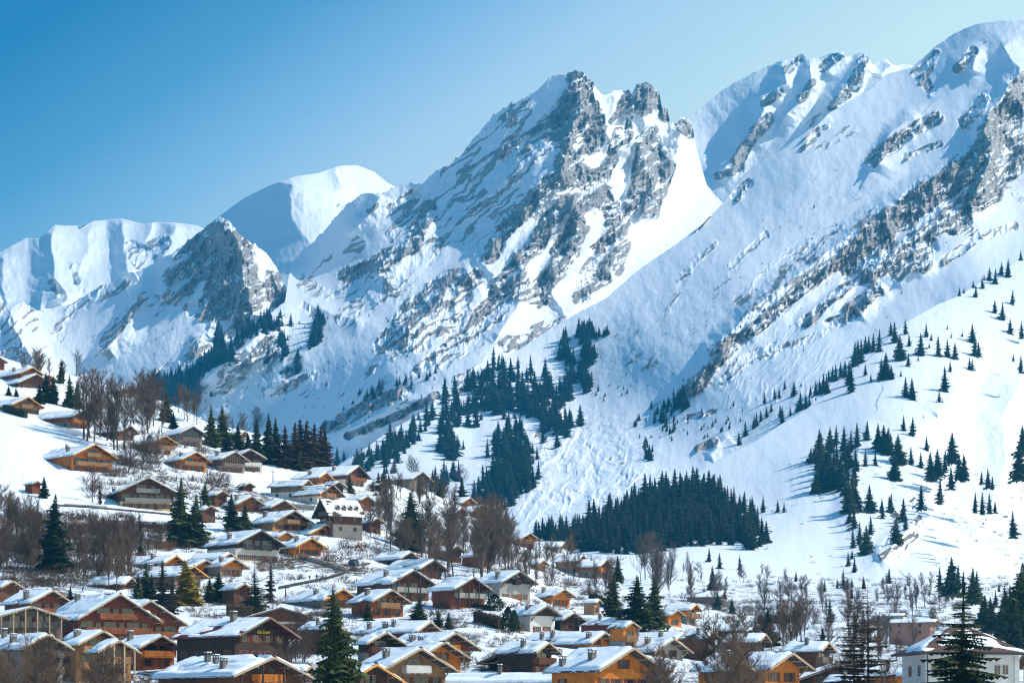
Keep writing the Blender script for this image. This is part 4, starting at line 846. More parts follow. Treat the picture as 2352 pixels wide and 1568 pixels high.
    if truss:
        zt = zr - rise + .1
        mb = MB(); mb.beam((-Wr / 2 + .6, -ovf + .2, zt), (Wr / 2 - .6, -ovf + .2, zt), .2, .26); mb.beam((0, -ovf + .2, zt), (0, -ovf + .2, zr - .2), .2, .2)
        mb.beam((-Wr / 4, -ovf + .2, zt), (0, -ovf + .2, zr - rise * .4), .16, .16); mb.beam((Wr / 4, -ovf + .2, zt), (0, -ovf + .2, zr - rise * .4), .16, .16)
        mb.beam((-Wr / 2 + .8, -ovf + .2, zt + .1), (0, -ovf + .2, zr - .35), .16, .16); mb.beam((Wr / 2 - .8, -ovf + .2, zt + .1), (0, -ovf + .2, zr - .35), .16, .16)
        mb.build('truss', W_['tan'], root)
    for k in range(dormers):
        y = L * (k + .8) / (dormers + .6); x = W * .27; z = zr - x * math.tan(p)
        mb = MB(); mb.prism([(x + 1.5, y - .55, z - 1.5), (x + 1.5, y + .55, z - 1.5), (x + 1.5, y + .55, z - .25), (x + 1.5, y, z + .35), (x + 1.5, y - .55, z - .25)], (-2.2, 0, 0))
        d_ = mb.build('dormer', wm, roof)
        mb = MB()
        for sg in (-1, 1):
            mb.prism([(x + 1.75, y, z + .52), (x + 1.75, y + sg * .85, z - .32), (x + 1.75, y + sg * .85, z - .2), (x + 1.75, y, z + .66)], (-2.5, 0, 0))
        mb.build('dormer_snow', M_rsnow, d_)
        window(d_, (x + 1.5, y, z - .75), (0, 1, 0), (1, 0, 0), .7, .8, M_frame)
    if sign:
        cu = bpy.data.curves.new('lettering', 'FONT'); cu.body = sign; cu.size = .8; cu.extrude = .04; cu.shear = .3; cu.align_x = 'CENTER'
        t0 = bpy.data.objects.new('lettering', cu); col.objects.link(t0); bpy.context.view_layer.update()
        me = bpy.data.meshes.new_from_object(t0.evaluated_get(bpy.context.evaluated_depsgraph_get())); bpy.data.objects.remove(t0)
        m, ns, ls, b = new_mat('yellow_paint'); b.inputs['Base Color'].default_value = (.85, .62, .03, 1); me.materials.clear(); me.materials.append(m)
        t = link('lettering', me, root, (W * .02, -.08, he + .35)); t.rotation_euler = (R(90), 0, 0)
    return root
# ------------------------------------------------------------ the village
CH = [
 (220,1017,1083,84,92,41,'orange','bright orange timber chalet alone on the open snow slope, two carved balconies',dict(balc=(1,2),chim=((-.28,.3),(-.1,.55)),verge='orange')),
 (342,1093,1167,122,46,20,'brown','wide brown chalet with white balcony rail and cream ground floor beside the lane',dict(base='cream',balc=(1,2),rail='greyp',verge='tan',chim=((-.4,.5),))),
 (76,841,None,50,66,42,'rust','highest chalet at the far left with its rust verge above a second snowy roof',dict(H=6.5,base='white',verge='orange')),
 (86,856,892,70,62,42,'brown','chalet with open porch and white wall, second from the top at the far left',dict(posts=3,base='white',verge='tan',chim=())),
 (0,818,None,30,30,40,'red','small dark red gable cut off by the left edge at the top of the village',dict(H=5,chim=())),
 (112,858,None,34,30,35,'brown','little brown gable peeping out behind the dark spruces at the upper left',dict(H=5,chim=())),
 (66,909,950,60,66,43,'orange','orange chalet with pale log ends at the left edge above the snow field',dict(verge='orange',chim=(),lattice=True)),
 (192,939,985,38,92,58,'rust','long low rust chalet at the crest of the snow field behind bare trees',dict(base='stone',chim=())),
 (305,883,None,24,74,66,'brown','long snowy roof hidden behind tall bare trees near the upper left skyline',dict(H=5,chim=())),
 (301,974,1012,32,72,60,'brown','low brown chalet with long snowy roof between the tall bare trees',dict(H=5,chim=())),
 (381,998,1044,52,44,38,'orange','orange chalet with wooden balcony right of the tall bare trees',dict(verge='orange')),
 (445,977,1025,54,56,36,'grey','grey brown barn like chalet below the two dark spruces',dict(verge='dark',base='greyp',chim=())),
 (563,987,None,16,62,68,'rust','small roof half hidden by dark spruces left of the larch grove',dict(H=5,chim=())),
 (452,1035,1082,60,38,40,'orange','orange chalet with lit gable, left one of the row of three under the spruces',dict(verge='orange',balc=(1,2))),
 (542,1034,1085,57,58,42,'brown','middle chalet of the row of three, its gable screened by pale boards',dict(lattice=True,balc=(1,2))),
 (576,1029,1082,68,30,27,'dark','dark chalet with white balconies, right one of the row of three',dict(base='white',balc=(1,2),rail='white',railstyle='solid')),
 (87,1103,1134,19,20,42,'red','tiny red brown hut in the snow left of the cream chalet',dict(base='stone',hb=.4,balc=(),chim=(),name='hut',cat='hut',group=None,nwin=0,snow=.15,melt=.2)),
 (574,1106,1128,24,16,40,'brown','small kiosk like shed with thick snow beside the utility pole',dict(hb=.4,balc=(),chim=(),name='shed',cat='shed',group=None,nwin=1)),
 (513,1124,None,30,28,42,'brown','little brown gable rising above the snow bank left of the village centre',dict(H=5,chim=())),
 (579,1136,1176,60,34,42,'rust','rust chalet just above the pair of young spruces, left of the village centre',dict()),
 (654,1145,1180,54,34,42,'brown','brown chalet whose roof touches the light tan chalet below it',dict(chim=())),
 (678,1169,1218,82,60,42,'tan','light tan chalet with a long panelled balcony below the striped roofs',dict(base='tan',rail='tan',railstyle='solid',chim=((-.25,.7),))),
 (751,1082,1112,30,64,58,'orange','small bright yellow orange chalet behind the striped roofs',dict(verge='orange',balc=(1,2))),
 (826,1067,1117,46,104,60,'red','long chalet with deep red gable boards near the skyline behind the striped roofs',dict(verge='dark',base='white',pitch=27)),
 (710,1099,1146,26,76,66,'grey','weathered plank barn with snow lying in stripes, left of the pair',dict(stripes=4,base='white',chim=())),
 (765,1109,1156,50,68,52,'orange','orange walled barn with snow lying in stripes, right of the pair',dict(stripes=4,base='white',chim=(),pitch=30)),
 (780,1103,1133,32,30,42,'dark','small dark shed roof tucked behind the right striped barn',dict(chim=(),H=5)),
 (972,1082,1134,44,86,54,'grey','large barn with plank gable and thin snow standing alone on the skyline',dict(melt=.16,snow=.12,chim=(),balc=(),verge='tan',pitch=26)),
 (881,1138,1168,14,66,74,'brown','long even snow roof behind the dormer house',dict(chim=(),melt=0)),
 (876,1105,None,12,22,64,'brown','tiny snow covered shed left of the skyline barn',dict(chim=(),H=3.5,name='shed',cat='shed',group=None,hb=.4,balc=())),
 (735,1144,1222,40,82,-58,'brown','tall old house with four snowy dormers and a long dark balcony',dict(pitch=44,dormers=4,H=12,chim=(),base='stone',hb=2.6,verge='dark',name='house',cat='house',melt=.34,snow=.22,posts=0)),
 (751,1201,1230,70,34,42,'orange','orange gable glowing behind a dark bush, right of the light tan chalet',dict(verge='orange')),
 (602,1214,1288,98,76,40,'dark','big dark timber chalet with white lower storeys, glass balcony and snowy roof',dict(base='white',hb=3.6,balc=(1,2,3),rail='metal',railstyle='bar',verge='dark',wallmat=None,chim=((-.3,.45),))),
 (660,1218,1242,38,30,42,'orange','small orange gable tucked right behind the big dark and white chalet',dict(chim=())),
 (717,1232,1276,66,44,40,'orange','small glowing orange chalet with porch, below the tan chalet',dict(verge='orange',chim=((-.2,.3),),posts=2)),
 (823,1243,1258,18,38,68,'brown','low garage with a snow slab by the lane',dict(H=3.5,hb=.4,chim=(),balc=(),name='garage',cat='garage',group=None)),
 (945,1263,1305,46,66,48,'dark','rearmost dark chalet of the stepped row beside the lane',dict(base='dark',chim=(),snow=.4)),
 (999,1281,1328,60,84,48,'brown','second dark brown chalet of the stepped row, with timber posts',dict(posts=4,verge='dark',chim=(),snow=.4,base='brown')),
 (953,1304,1378,94,88,42,'brown','large brown chalet with four tall posts and grey balconies, left one of two alike',dict(posts=4,balc=(1,2),rail='greyp',railstyle='solid',verge='dark',base='brown',snow=.42)),
 (1090,1321,1392,82,60,44,'red','red brown block chalet with tall posts and grey balconies, right one of two alike',dict(posts=4,balc=(1,2),rail='greyp',railstyle='solid',verge='dark',base='red',snow=.42,chim=())),
 (1196,1308,1378,78,66,42,'dark','pale plastered chalet with white awnings under a dark gable',dict(base='greyp',hb=4.6,balc=(1,2),rail='dark',awn=True,verge='dark')),
 (789,1348,1395,78,90,42,'orange','orange chalet partly hidden by the tip of the tall foreground spruce',dict(verge='orange',melt=.1)),
 (902,1350,1416,82,58,42,'rust','rust chalet with one very wide panelled balcony, right of the tall spruce',dict(base='rust',rail='tan',balc=(1,2),chim=((-.25,.5),))),
 (646,1392,1450,132,20,12,'brown','broad low brown gable just behind the chalet with yellow lettering',dict(pitch=16,snow=.2,verge='dark',chim=(),H=6)),
 (622,1415,1548,118,152,50,'dark','dark chalet with red metal roof and yellow lettering under its gable',dict(base='white',hb=2.6,roofm=M_roofr,melt=.2,snow=.16,verge='dark',sign='Gai Soleil',chim=((-.08,.4),),pitch=24,balc=())),
 (406,1272,1313,42,92,54,'orange','long orange chalet with thick snow, left one of the roofs above the golden spruce',dict(verge='orange')),
 (530,1266,1308,34,74,54,'rust','rust gable rising behind the stone chimney left of the big dark and white chalet',dict(chim=())),
 (475,1282,1320,64,36,42,'orange','orange gable directly above the golden spruce',dict(verge='tan',chim=())),
 (541,1279,1324,54,40,42,'orange','orange chalet with glazed front beside a stone chimney',dict(verge='tan',chim=((-.3,.1),))),
 (446,1296,1350,58,104,52,'tan','tan chalet half hidden behind the golden spruce',dict(verge='orange',chim=((-.2,.8),))),
 (304,1322,1352,24,86,70,'brown','long low brown building left of the cypress group',dict(chim=(),H=5)),
 (123,1351,None,84,70,45,'red','reddish chalet under a broad snow roof at the lower left edge',dict(H=7,chim=((-.3,.3),))),
 (277,1359,1475,164,90,33,'red','biggest red brown chalet with a wide carved balcony, lower left',dict(base='red',balc=(1,2),rail='rust',H=9.5,pitch=30,chim=((-.12,.8),))),
 (347,1374,1480,146,34,33,'red','red brown wing with white beam ends joined to the biggest chalet',dict(base='red',balc=(1,2),rail='rust',H=9.5,pitch=30,chim=(),dD=9)),
 (73,1390,None,150,60,24,'grey','building with bare grey timber verge on posts at the lower left edge',dict(H=8.5,pitch=17,posts=6,verge='tan',base='stone',melt=.1,snow=.2,chim=())),
 (46,1416,None,118,40,24,'grey','small grey timber porch in front of the building with bare grey verge',dict(H=6,pitch=19,posts=4,verge='tan',base='stone',snow=.15,chim=())),
 (112,1451,None,96,112,42,'grey','grey brown chalet with two stone chimneys in the bottom left corner',dict(H=8.5,base='stone',chim=((-.3,.3),(-.15,.7)),verge='tan')),
 (238,1443,None,94,62,42,'tan','tan chalet behind the leafless thicket at the bottom left',dict(H=8.5,base='tan',balc=(1,2))),
 (275,1465,None,82,24,38,'tan','slender timber porch gable in front of the tan chalet',dict(H=8.5,posts=4,base='tan',chim=(),balc=(1,2))),
 (373,1454,1534,88,70,40,'rust','rust log chalet with small balconies between the carved chalet and the yellow lettering',dict(base='rust',balc=(1,2),chim=((-.2,.7),))),
 (630,1501,None,156,184,44,'brown','wide chalet with thick snow, black posts and yellow balcony panels, bottom left of centre',dict(H=8.5,posts=4,balc=(1,2),rail='orange',base='brown',chim=((-.33,.2),(-.2,.45),(-.15,.62)),snow=.45,pitch=21)),
 (866,1519,None,176,60,40,'brown','chalet under the bottom edge right of the tall spruce, rust verge and white beams',dict(H=8.5,posts=4,verge='orange',base='white',chim=())),
 (716,1521,None,20,62,66,'brown','patch of thick snow roof left of the tall foreground spruce',dict(H=6,chim=(),snow=.45)),
 (990,1423,1462,56,150,54,'red','long snow roof ending in a small red gable, above the pair of orange gables',dict(chim=((-.3,.5),(-.2,.4),(-.35,.75)))),
 (889,1447,None,82,34,38,'dark','small dark gable right of the tall foreground spruce',dict(H=6,chim=())),
 (1048,1448,1520,108,112,40,'rust','rear one of the three nested gables, with a carved balcony',dict(balc=(1,2),verge='tan',chim=((-.3,.5),(-.38,.2)))),
 (1024,1469,1552,112,62,40,'orange','middle one of the three nested gables, bright orange logs and small windows',dict(balc=(),base='orangeh',wallmat=W_['orangeh'],verge='tan',chim=())),
 (968,1483,None,156,76,36,'tan','front one of the three nested gables, tan boards and a white balcony',dict(H=8.5,balc=(1,2),rail='white',railstyle='solid',base='tan',verge='tan')),
 (1168,1485,1540,136,98,-33,'dark','low house with an open timber truss gable at the bottom centre',dict(truss=True,base='tan',verge='dark',H=5,pitch=20,chim=((.25,.3),(.3,.7)),balc=(),gwin=False)),
 (1457,1481,None,152,124,42,'orange','large glowing orange gable with board pattern and dark windows, bottom right of centre',dict(H=8.5,base='orange',balc=(),verge='tan',snow=.35,chim=((-.3,.25),(-.42,.75)))),
 (1392,1447,1486,64,160,52,'orange','long double snow roof with a small orange gable behind the large glowing one',dict(chim=((-.3,.0),(-.25,.6),(-.3,.75)))),
 (1400,1542,None,26,372,70,'stone','low stone roof along the bottom edge with a massive stone chimney',dict(H=5,D=400,wallmat=P_['stone'],base='stone',chim=((-.1,.62),),melt=.12,balc=())),
 (1258,1387,1455,64,58,40,'dark','white chalet with dark gable and red brown shutters beside a round hedge',dict(base='white',hb=4.8,balc=(1,2),rail='metal',railstyle='bar',verge='dark')),
 (1320,1402,1448,52,26,40,'dark','small dark brown chalet right of the white one with red shutters',dict(base='dark',chim=())),
 (1298,1349,1392,50,50,40,'orange','small bright orange chalet with balcony at the foot of the bare snow ridge',dict(verge='tan',chim=((-.3,.6),))),
 (1219,1221,1260,44,46,42,'orange','orange chalet at the right end of the skyline, left one of the row of four',dict(verge='tan',chim=())),
 (1297,1242,1272,14,68,72,'rust','second of the row of four on the snow ridge, mostly snowy roof',dict(chim=())),
 (1341,1272,1318,26,56,64,'tan','third of the row of four on the snow ridge, tan boards on stone',dict(base='stone',chim=())),
 (1395,1282,1326,32,56,62,'rust','rightmost of the row of four on the snow ridge, red timber gable',dict(base='stone',chim=())),
 (1250,1283,None,22,24,50,'tan','little snowy shed among bare trees under the row of four',dict(H=4,chim=(),name='shed',cat='shed',group=None,hb=.4,balc=())),
 (1378,1373,None,16,28,60,'tan','small hut left of the three tall dark spruces',dict(H=4,chim=(),name='shed',cat='shed',group=None,hb=.4,balc=())),
 (1418,1416,1450,24,74,64,'red','red brown chalet with thick snow directly left of the three tall spruces',dict()),
 (1600,1384,1436,28,62,58,'orange','orange chalet with lit log wall right of the three tall spruces',dict(verge='orange',chim=())),
 (1558,1397,1438,36,22,42,'orange','smaller orange gable attached in front of the lit log wall',dict(chim=())),
 (1664,1355,1390,16,80,74,'grey','long grey chalet behind bare trees at the edge of the valley meadow',dict(chim=((-.1,.5),),snow=.2)),
 (1735,1430,None,18,80,70,'dark','dark low building with flat snow between the two right hand conifers',dict(H=5)),
 (1574,1449,1504,52,130,52,'tan','long snow roof with two chimneys behind the leafless trees, right of centre',dict(chim=((-.3,.2),(-.25,.7)))),
 (1549,1462,1512,88,80,42,'tan','pale plastered gable behind the leafless trees, right of centre',dict(base='greyp',wallmat=P_['greyp'],hb=3,balc=(1,2))),
 (1822,1493,None,106,176,42,'orange','glowing orange gable with patterned boards and three dark windows, lower right',dict(H=7,base='orange',balc=(),verge='tan',chim=((-.4,.3),(-.3,.6)),melt=.12)),
 (1934,1521,None,250,30,14,'dark','broad dark brown gable rising out of the bottom edge behind the bare larches',dict(H=6,D=380,pitch=19,verge='dark',snow=.12,melt=.1,chim=(),balc=())),
 (2100,1530,None,28,112,62,'orange','small orange gable left of the white hip roofed building',dict(H=5,chim=((-.3,.4),))),
 (2154,1420,1458,20,104,66,'pink','long low reddish building with flat snow roof, middle distance at right',dict(wallmat=P_['pink'],base='pink',chim=(),balc=(),name='house',cat='house',pitch=14)),
 (2080,1407,1440,14,74,68,'pink','low dark roofed hall just behind the long reddish building',dict(wallmat=P_['greyp'],base='greyp',chim=(),balc=(),name='house',cat='house',pitch=14)),
 (1831,1398,1426,18,84,66,'red','long red walled building behind bare trees above the right hand conifer',dict(base='red',chim=(),balc=())),
 (1640,1446,None,34,58,54,'brown','brown chalet between the three tall spruces and the foreground thicket',dict(H=6,base='brown')),
 (1708,1512,None,58,66,44,'brown','brown gable showing through the foreground thicket right of centre',dict(H=7,base='brown')),
 (1990,1548,None,44,84,50,'dark','low snow roof between the bare larches and the white hip roofed building',dict(H=6,base='dark')),
 (563,1336,None,40,36,40,'brown','small brown gable below the big dark and white chalet',dict(H=5,base='brown',chim=())),
 (768,1424,None,40,58,46,'brown','brown chalet showing just left behind the tall foreground spruce',dict(H=6,base='brown')),
 (1262,1470,None,56,96,52,'dark','dark chalet behind the open timber truss house',dict(H=6,base='dark')),
 (30,1330,None,44,50,42,'brown','brown chalet roof at the left edge above the broad snow roof',dict(H=5,base='brown',chim=())),
 (1120,1262,None,34,44,42,'rust','rust gable hidden low in the wood right of the rounded spruce',dict(H=5,base='rust',chim=())),
 (1052,1250,None,34,40,42,'brown','brown gable hidden low in the wood beside the yellow plastered one',dict(H=5,base='brown',chim=())),
 (868,1186,None,30,46,46,'brown','small brown chalet behind bare trees right of the dormer house',dict(H=5,base='brown')),
 (1455,1424,None,36,40,42,'orange','orange gable peeping between the trunks of the three tall spruces',dict(H=6,chim=())),
 (486,1158,None,30,32,42,'brown','small brown chalet right of the two joined spruces',dict(H=5,base='brown')),
 (845,1136,None,30,40,46,'rust','rust gable between the dormer house and the skyline barn',dict(H=5,base='rust',chim=())),
 (1905,1470,None,40,90,60,'brown','snow roof of a brown chalet behind the single dark conifer left of the bare larches',dict(H=6,base='brown')),
 (1760,1452,None,30,84,64,'dark','long dark chalet under flat snow behind the bushy dark pine',dict(H=5,base='dark')),
 (1081,1140,1168,36,42,50,'orange','small orange brown chalet on the skyline left of the avalanche fan',dict()),
 (1062,1163,1196,30,62,58,'grey','grey stone chalet behind bare trees below the small skyline chalet',dict(base='stone',chim=())),
 (1110,1158,1195,54,34,38,'brown','brown gable behind bare trees at the right end of the skyline wood',dict(chim=(),snow=.15,melt=.1)),
 (1016,1224,1262,50,34,38,'tan','yellow plastered gable glimpsed through the leafless trees',dict(wallmat=P_['cream'],base='cream',chim=())),
]
for ax, ay, by, gw, lw, th, wood, label, kw in CH:
    if wood not in W_: kw = dict(kw); wood = 'grey'
    chalet(ax, ay, by, gw, lw, th, wood, label, **kw)
# ------------------------------------------------------------ trees
rt = random.Random(5)
def place_conifer(x, y, hpx, kind, label, group=None, wide=1.0, name='spruce_tree'):
    D = ground_D(x, y)
    if D is None: return
    p = pt(x, y, D); h = hpx * D / FV
    return conifer(p - Vector((0, 0, .02 * h)), h, kind, label, group, name, wide, rt)

NEAR = [
 (780, 1712, 372, 'near', 'tallest dark spruce in the foreground, cutting the bottom edge left of centre', 1.08),
 (2205, 1710, 378, 'sparse2', 'open branched fir in the foreground before the white hip roofed building', 1.4),
 (1763, 1484, 92, 'mid', 'bushy dark pine right of centre with a flat snowy roof behind it', 1.5),
 (1890, 1523, 86, 'mid', 'single dark conifer left of the two bare larches', 1.3),
 (1409, 1440, 130, 'mid', 'left one of the three tall dark spruces', 1.15), (1460, 1453, 136, 'mid', 'broadest and nearest of the three tall dark spruces', 1.5), (1502, 1444, 132, 'mid', 'right and most pointed of the three tall dark spruces', 1.0),
 (1418, 1335, 62, 'mid', 'grey green conifer behind the three tall dark spruces', 1.1),
 (948, 1262, 136, 'mid', 'big rounded dark spruce in the middle of the village', 1.5),
 (120, 1312, 184, 'mid', 'tall spruce with drooping skirt left of the village, above a snow bank', 1.15),
 (101, 1143, 52, 'mid', 'young spruce beside the tiny red brown hut', 1.1),
 (415, 1252, 158, 'mid', 'taller one of the two joined spruces beside the cream chalet', 1.15), (448, 1254, 124, 'mid', 'lower one of the two joined spruces beside the cream chalet', 1.3),
 (471, 1164, 60, 'mid', 'short spruce behind the two joined spruces', 1.3),
 (532, 1220, 90, 'mid', 'left one of the spruce pair below the rust chalet', 1.4), (562, 1217, 66, 'mid', 'right one of the spruce pair below the rust chalet', 1.4),
 (335, 1372, 84, 'mid', 'pointed dark conifer left of the brown larches', .9), (317, 1374, 62, 'mid', 'lowest dark conifer left of the brown larches', .9), (349, 1374, 60, 'mid', 'dark conifer squeezed beside the brown larches', .9),
 (429, 1388, 106, 'gold', 'golden yellow spruce glowing in the sun', 1.5),
 (504, 1380, 70, 'mid', 'dark spreading yew like tree right of the golden spruce', 1.9), (480, 1382, 58, 'mid', 'dark bushy conifer touching the golden spruce', 1.7),
 (586, 1402, 108, 'sparse2', 'thin grey green conifer below the big dark and white chalet', 1.0),
 (614, 1063, 117, 'mid', 'middle and tallest of the three spruces left of the larch grove', .9), (591, 1062, 103, 'mid', 'left one of the three spruces left of the larch grove', .95), (633, 1064, 108, 'mid', 'right one of the three spruces left of the larch grove', .9),
 (486, 1024, 98, 'mid', 'left one of the two dark spruces above the row of three chalets', 1.0), (511, 1024, 96, 'mid', 'right one of the two dark spruces above the row of three chalets', 1.1),
 (546, 1034, 66, 'mid', 'dark spruce before the small half hidden roof', 1.2), (521, 1042, 54, 'mid', 'low dark spruce between the two pairs of chalets', 1.4), (570, 1040, 50, 'mid', 'low dark spruce left of the three spruces', 1.3),
 (381, 968, 80, 'mid', 'lone spruce standing on the skyline right of the tall bare trees', 1.0), (398, 985, 40, 'mid', 'small dark spruce at the foot of the lone skyline spruce', 1.4),
 (140, 880, 58, 'mid', 'spruce on the upper left skyline among bare trees', .9), (106, 922, 70, 'mid', 'leftmost dark spruce of the upper left clump', 1.2), (124, 926, 66, 'mid', 'second dark spruce of the upper left clump', 1.1), (160, 936, 78, 'mid', 'tallest dark spruce of the upper left clump', 1.0), (177, 939, 68, 'mid', 'rightmost dark spruce of the upper left clump', 1.0), (90, 926, 46, 'mid', 'low dark spruce at the left foot of the upper left clump', 1.3),
 (20, 908, 24, 'mid', 'small fir left of the upper pair by the left edge', 1.4), (37, 911, 23, 'mid', 'small fir right of the upper pair by the left edge', 1.3),
 (252, 986, 62, 'mid', 'greyish spruce behind the tall bare trees', 1.0),
 (775, 1068, 44, 'mid', 'slim light spruce right of the larch grove', .9), (884, 1104, 27, 'mid', 'small spruce left of the skyline barn', 1.0), (803, 1132, 50, 'mid', 'dark spruce beside the red gabled long chalet', .9), (1010, 1140, 46, 'mid', 'dark spruce at the right wall of the skyline barn', 1.0),
 (962, 1422, 54, 'mid', 'dark spreading conifer right of the wide panelled balcony', 1.7), (845, 1424, 48, 'mid', 'young blue green spruce before the wide panelled balcony', 1.3), (1007, 1441, 47, 'mid', 'left one of the two young firs at the top of the snow field', 1.2), (1031, 1444, 40, 'mid', 'right one of the two young firs at the top of the snow field', 1.4),
 (322, 1274, 30, 'mid', 'rounded small conifer above the long brown building', 1.6),
 (1636, 1356, 60, 'mid', 'spruce rising behind the long grey chalet', .95), (1681, 1409, 40, 'mid', 'blue green spruce right of the long grey chalet', .9), (1648, 1400, 42, 'mid', 'dark tree before the gable of the long grey chalet', 1.5),
 (160, 1395, 50, 'mid', 'dark conifer behind the biggest red brown chalet', 1.4),
 (663, 1075, 58, 'mid', 'dark spruce at the left edge of the larch grove', 1.1), (688, 1080, 48, 'mid', 'greenish young spruce at the foot of the larch grove', 1.2),
]
for x, y, h, k, lab, wd in NEAR: place_conifer(x, y, h, k, lab, None, wd)
LARCH = [(677, 1075, 108), (690, 1074, 116), (704, 1076, 114), (720, 1075, 106), (735, 1074, 100), (748, 1072, 92), (656, 1074, 100)]
for x, y, h in LARCH: place_conifer(x, y, h, 'larch', 'brown leafless larch in the dense grove on the skyline', 'larch grove on the skyline', 1.6, name='larch_tree')
place_conifer(373, 1390, 108, 'larch', 'taller one of the two brown larches left of the golden spruce', None, 1.3, 'larch_tree')
place_conifer(394, 1415, 98, 'larch', 'lower one of the two brown larches left of the golden spruce', None, 1.3, 'larch_tree')
place_conifer(622, 1384, 98, 'larch', 'brown see through larch below the big dark and white chalet', None, .9, 'larch_tree')
place_conifer(877, 1526, 78, 'larch', 'brown conifer between the small dark gable and the nested gables', None, 1.2, 'larch_tree')
place_conifer(230, 1158, 62, 'larch', 'narrow brown column tree at the left end of the cream chalet', None, .5, 'larch_tree')
place_conifer(1996, 1705, 388, 'sparse', 'taller one of the two bare larches in the foreground', None, 1.15, 'larch_tree')
place_conifer(1961, 1700, 358, 'sparse', 'lower and left one of the two bare larches in the foreground', None, 1.05, 'larch_tree')
place_conifer(2040, 1680, 170, 'sparse', 'small bare larch right of the two tall ones in the foreground', None, .9, 'larch_tree')
# clipped columns and hedges
M_hedge = foliage_mat('clipped_hedge', (0.05, 0.03, 0.015), (0.17, 0.10, 0.05), 3.0)
def column_mesh(seed):
    rg = random.Random(seed); mb = MB()
    for i in range(900):
        t = rg.random(); a = rg.uniform(0, 6.283); r = .16 * math.sin(math.pi * min(1, (t * .93 + .07)) ** .6) ** .5 * rg.uniform(.75, 1.08) * (1 if t < .85 else (1.02 - t) / .17)
        c = Vector((r * math.cos(a), r * math.sin(a), t)); d = .02
        mb.tri(c + Vector((rg.gauss(0, d), rg.gauss(0, d), -.03)), c + Vector((rg.gauss(0, d), rg.gauss(0, d), .0)), c + Vector((rg.gauss(0, d), rg.gauss(0, d), .045)))
    return mb
_cm = column_mesh(3).mesh('column_crown', M_thuja); _ct = trunk_mb(1.0, .02).mesh('column_trunk', M_bark)
for x, y, h, lab, wd in [(352, 1160, 47, 'dark clipped column tree before the cream ground floor', 1.0), (312, 1160, 22, 'tiny clipped cone beside the cream ground floor', 1.0), (1167, 1452, 58, 'broad dark clipped thuja left of the white chalet with shutters', 1.7), (1181, 1450, 50, 'second dark clipped thuja nearest the white chalet with shutters', 1.4),
                         (577, 1411, 44, 'left one of the clipped thujas above the brown hedge', 1.3), (590, 1413, 42, 'right one of the clipped thujas above the brown hedge', 1.3), (1136, 1402, 38, 'round dark clipped shrub under the pale plastered chalet', 3.0)]:
    D = ground_D(x, y); hh = h * D / FV; r = link('thuja', None, None, pt(x, y, D)); r.scale = (hh * wd, hh * wd, hh); link('crown', _cm, r); link('trunk', _ct, r); tag(r, lab, 'tree')
def hedge(x0, y0, x1, y1, hpx, label, mat=None, depth=1.6):
    D0, D1 = ground_D(x0, y0), ground_D(x1, y1); a, b = pt(x0, y0, D0), pt(x1, y1, D1); rg = random.Random(int(x0)); mb = MB()
    h = hpx * D0 / FV; n = int((b - a).length * 60); dirn = (b - a)
    nn = Vector((-dirn.y, dirn.x, 0)).normalized()
    for i in range(n):
        t = rg.random(); face = rg.random()
        if face < .5: q = a.lerp(b, t) - nn * depth / 2 * math.copysign(1, nn.y) + Vector((0, 0, rg.random() * h))
        else: q = a.lerp(b, t) + nn * rg.uniform(-.5, .5) * depth + Vector((0, 0, h * rg.uniform(.93, 1.02)))
        d = .16
        mb.tri(q + Vector((rg.gauss(0, d), rg.gauss(0, d), rg.gauss(0, d))), q + Vector((rg.gauss(0, d), rg.gauss(0, d), rg.gauss(0, d))), q + Vector((rg.gauss(0, d), rg.gauss(0, d), rg.gauss(0, d))))
    o = nn * depth * .42; zz = Vector((0, 0, h * .93))
    mb.prism([tuple(a - o - Vector((0, 0, 1))), tuple(b - o - Vector((0, 0, 1))), tuple(b - o + zz), tuple(a - o + zz)], tuple(o * 2))
    tag(mb.build('hedge', mat or M_hedge), label, 'hedge')
hedge(520, 1413, 580, 1416, 24, 'clipped brown hedge with rounded end above the chalet with yellow lettering')
hedge(1094, 1428, 1150, 1446, 26, 'long brown hedge along the top of the snow field')
hedge(1085, 1392, 1130, 1402, 8, 'low dark hedge below the red brown block chalet', M_thuja)
hedge(1360, 1376, 1400, 1396, 14, 'dark hedge climbing the bank right of the small bright orange chalet', M_thuja)
hedge(10, 945, 60, 960, 16, 'dark evergreen hedge below the orange chalet at the left edge', M_thuja)

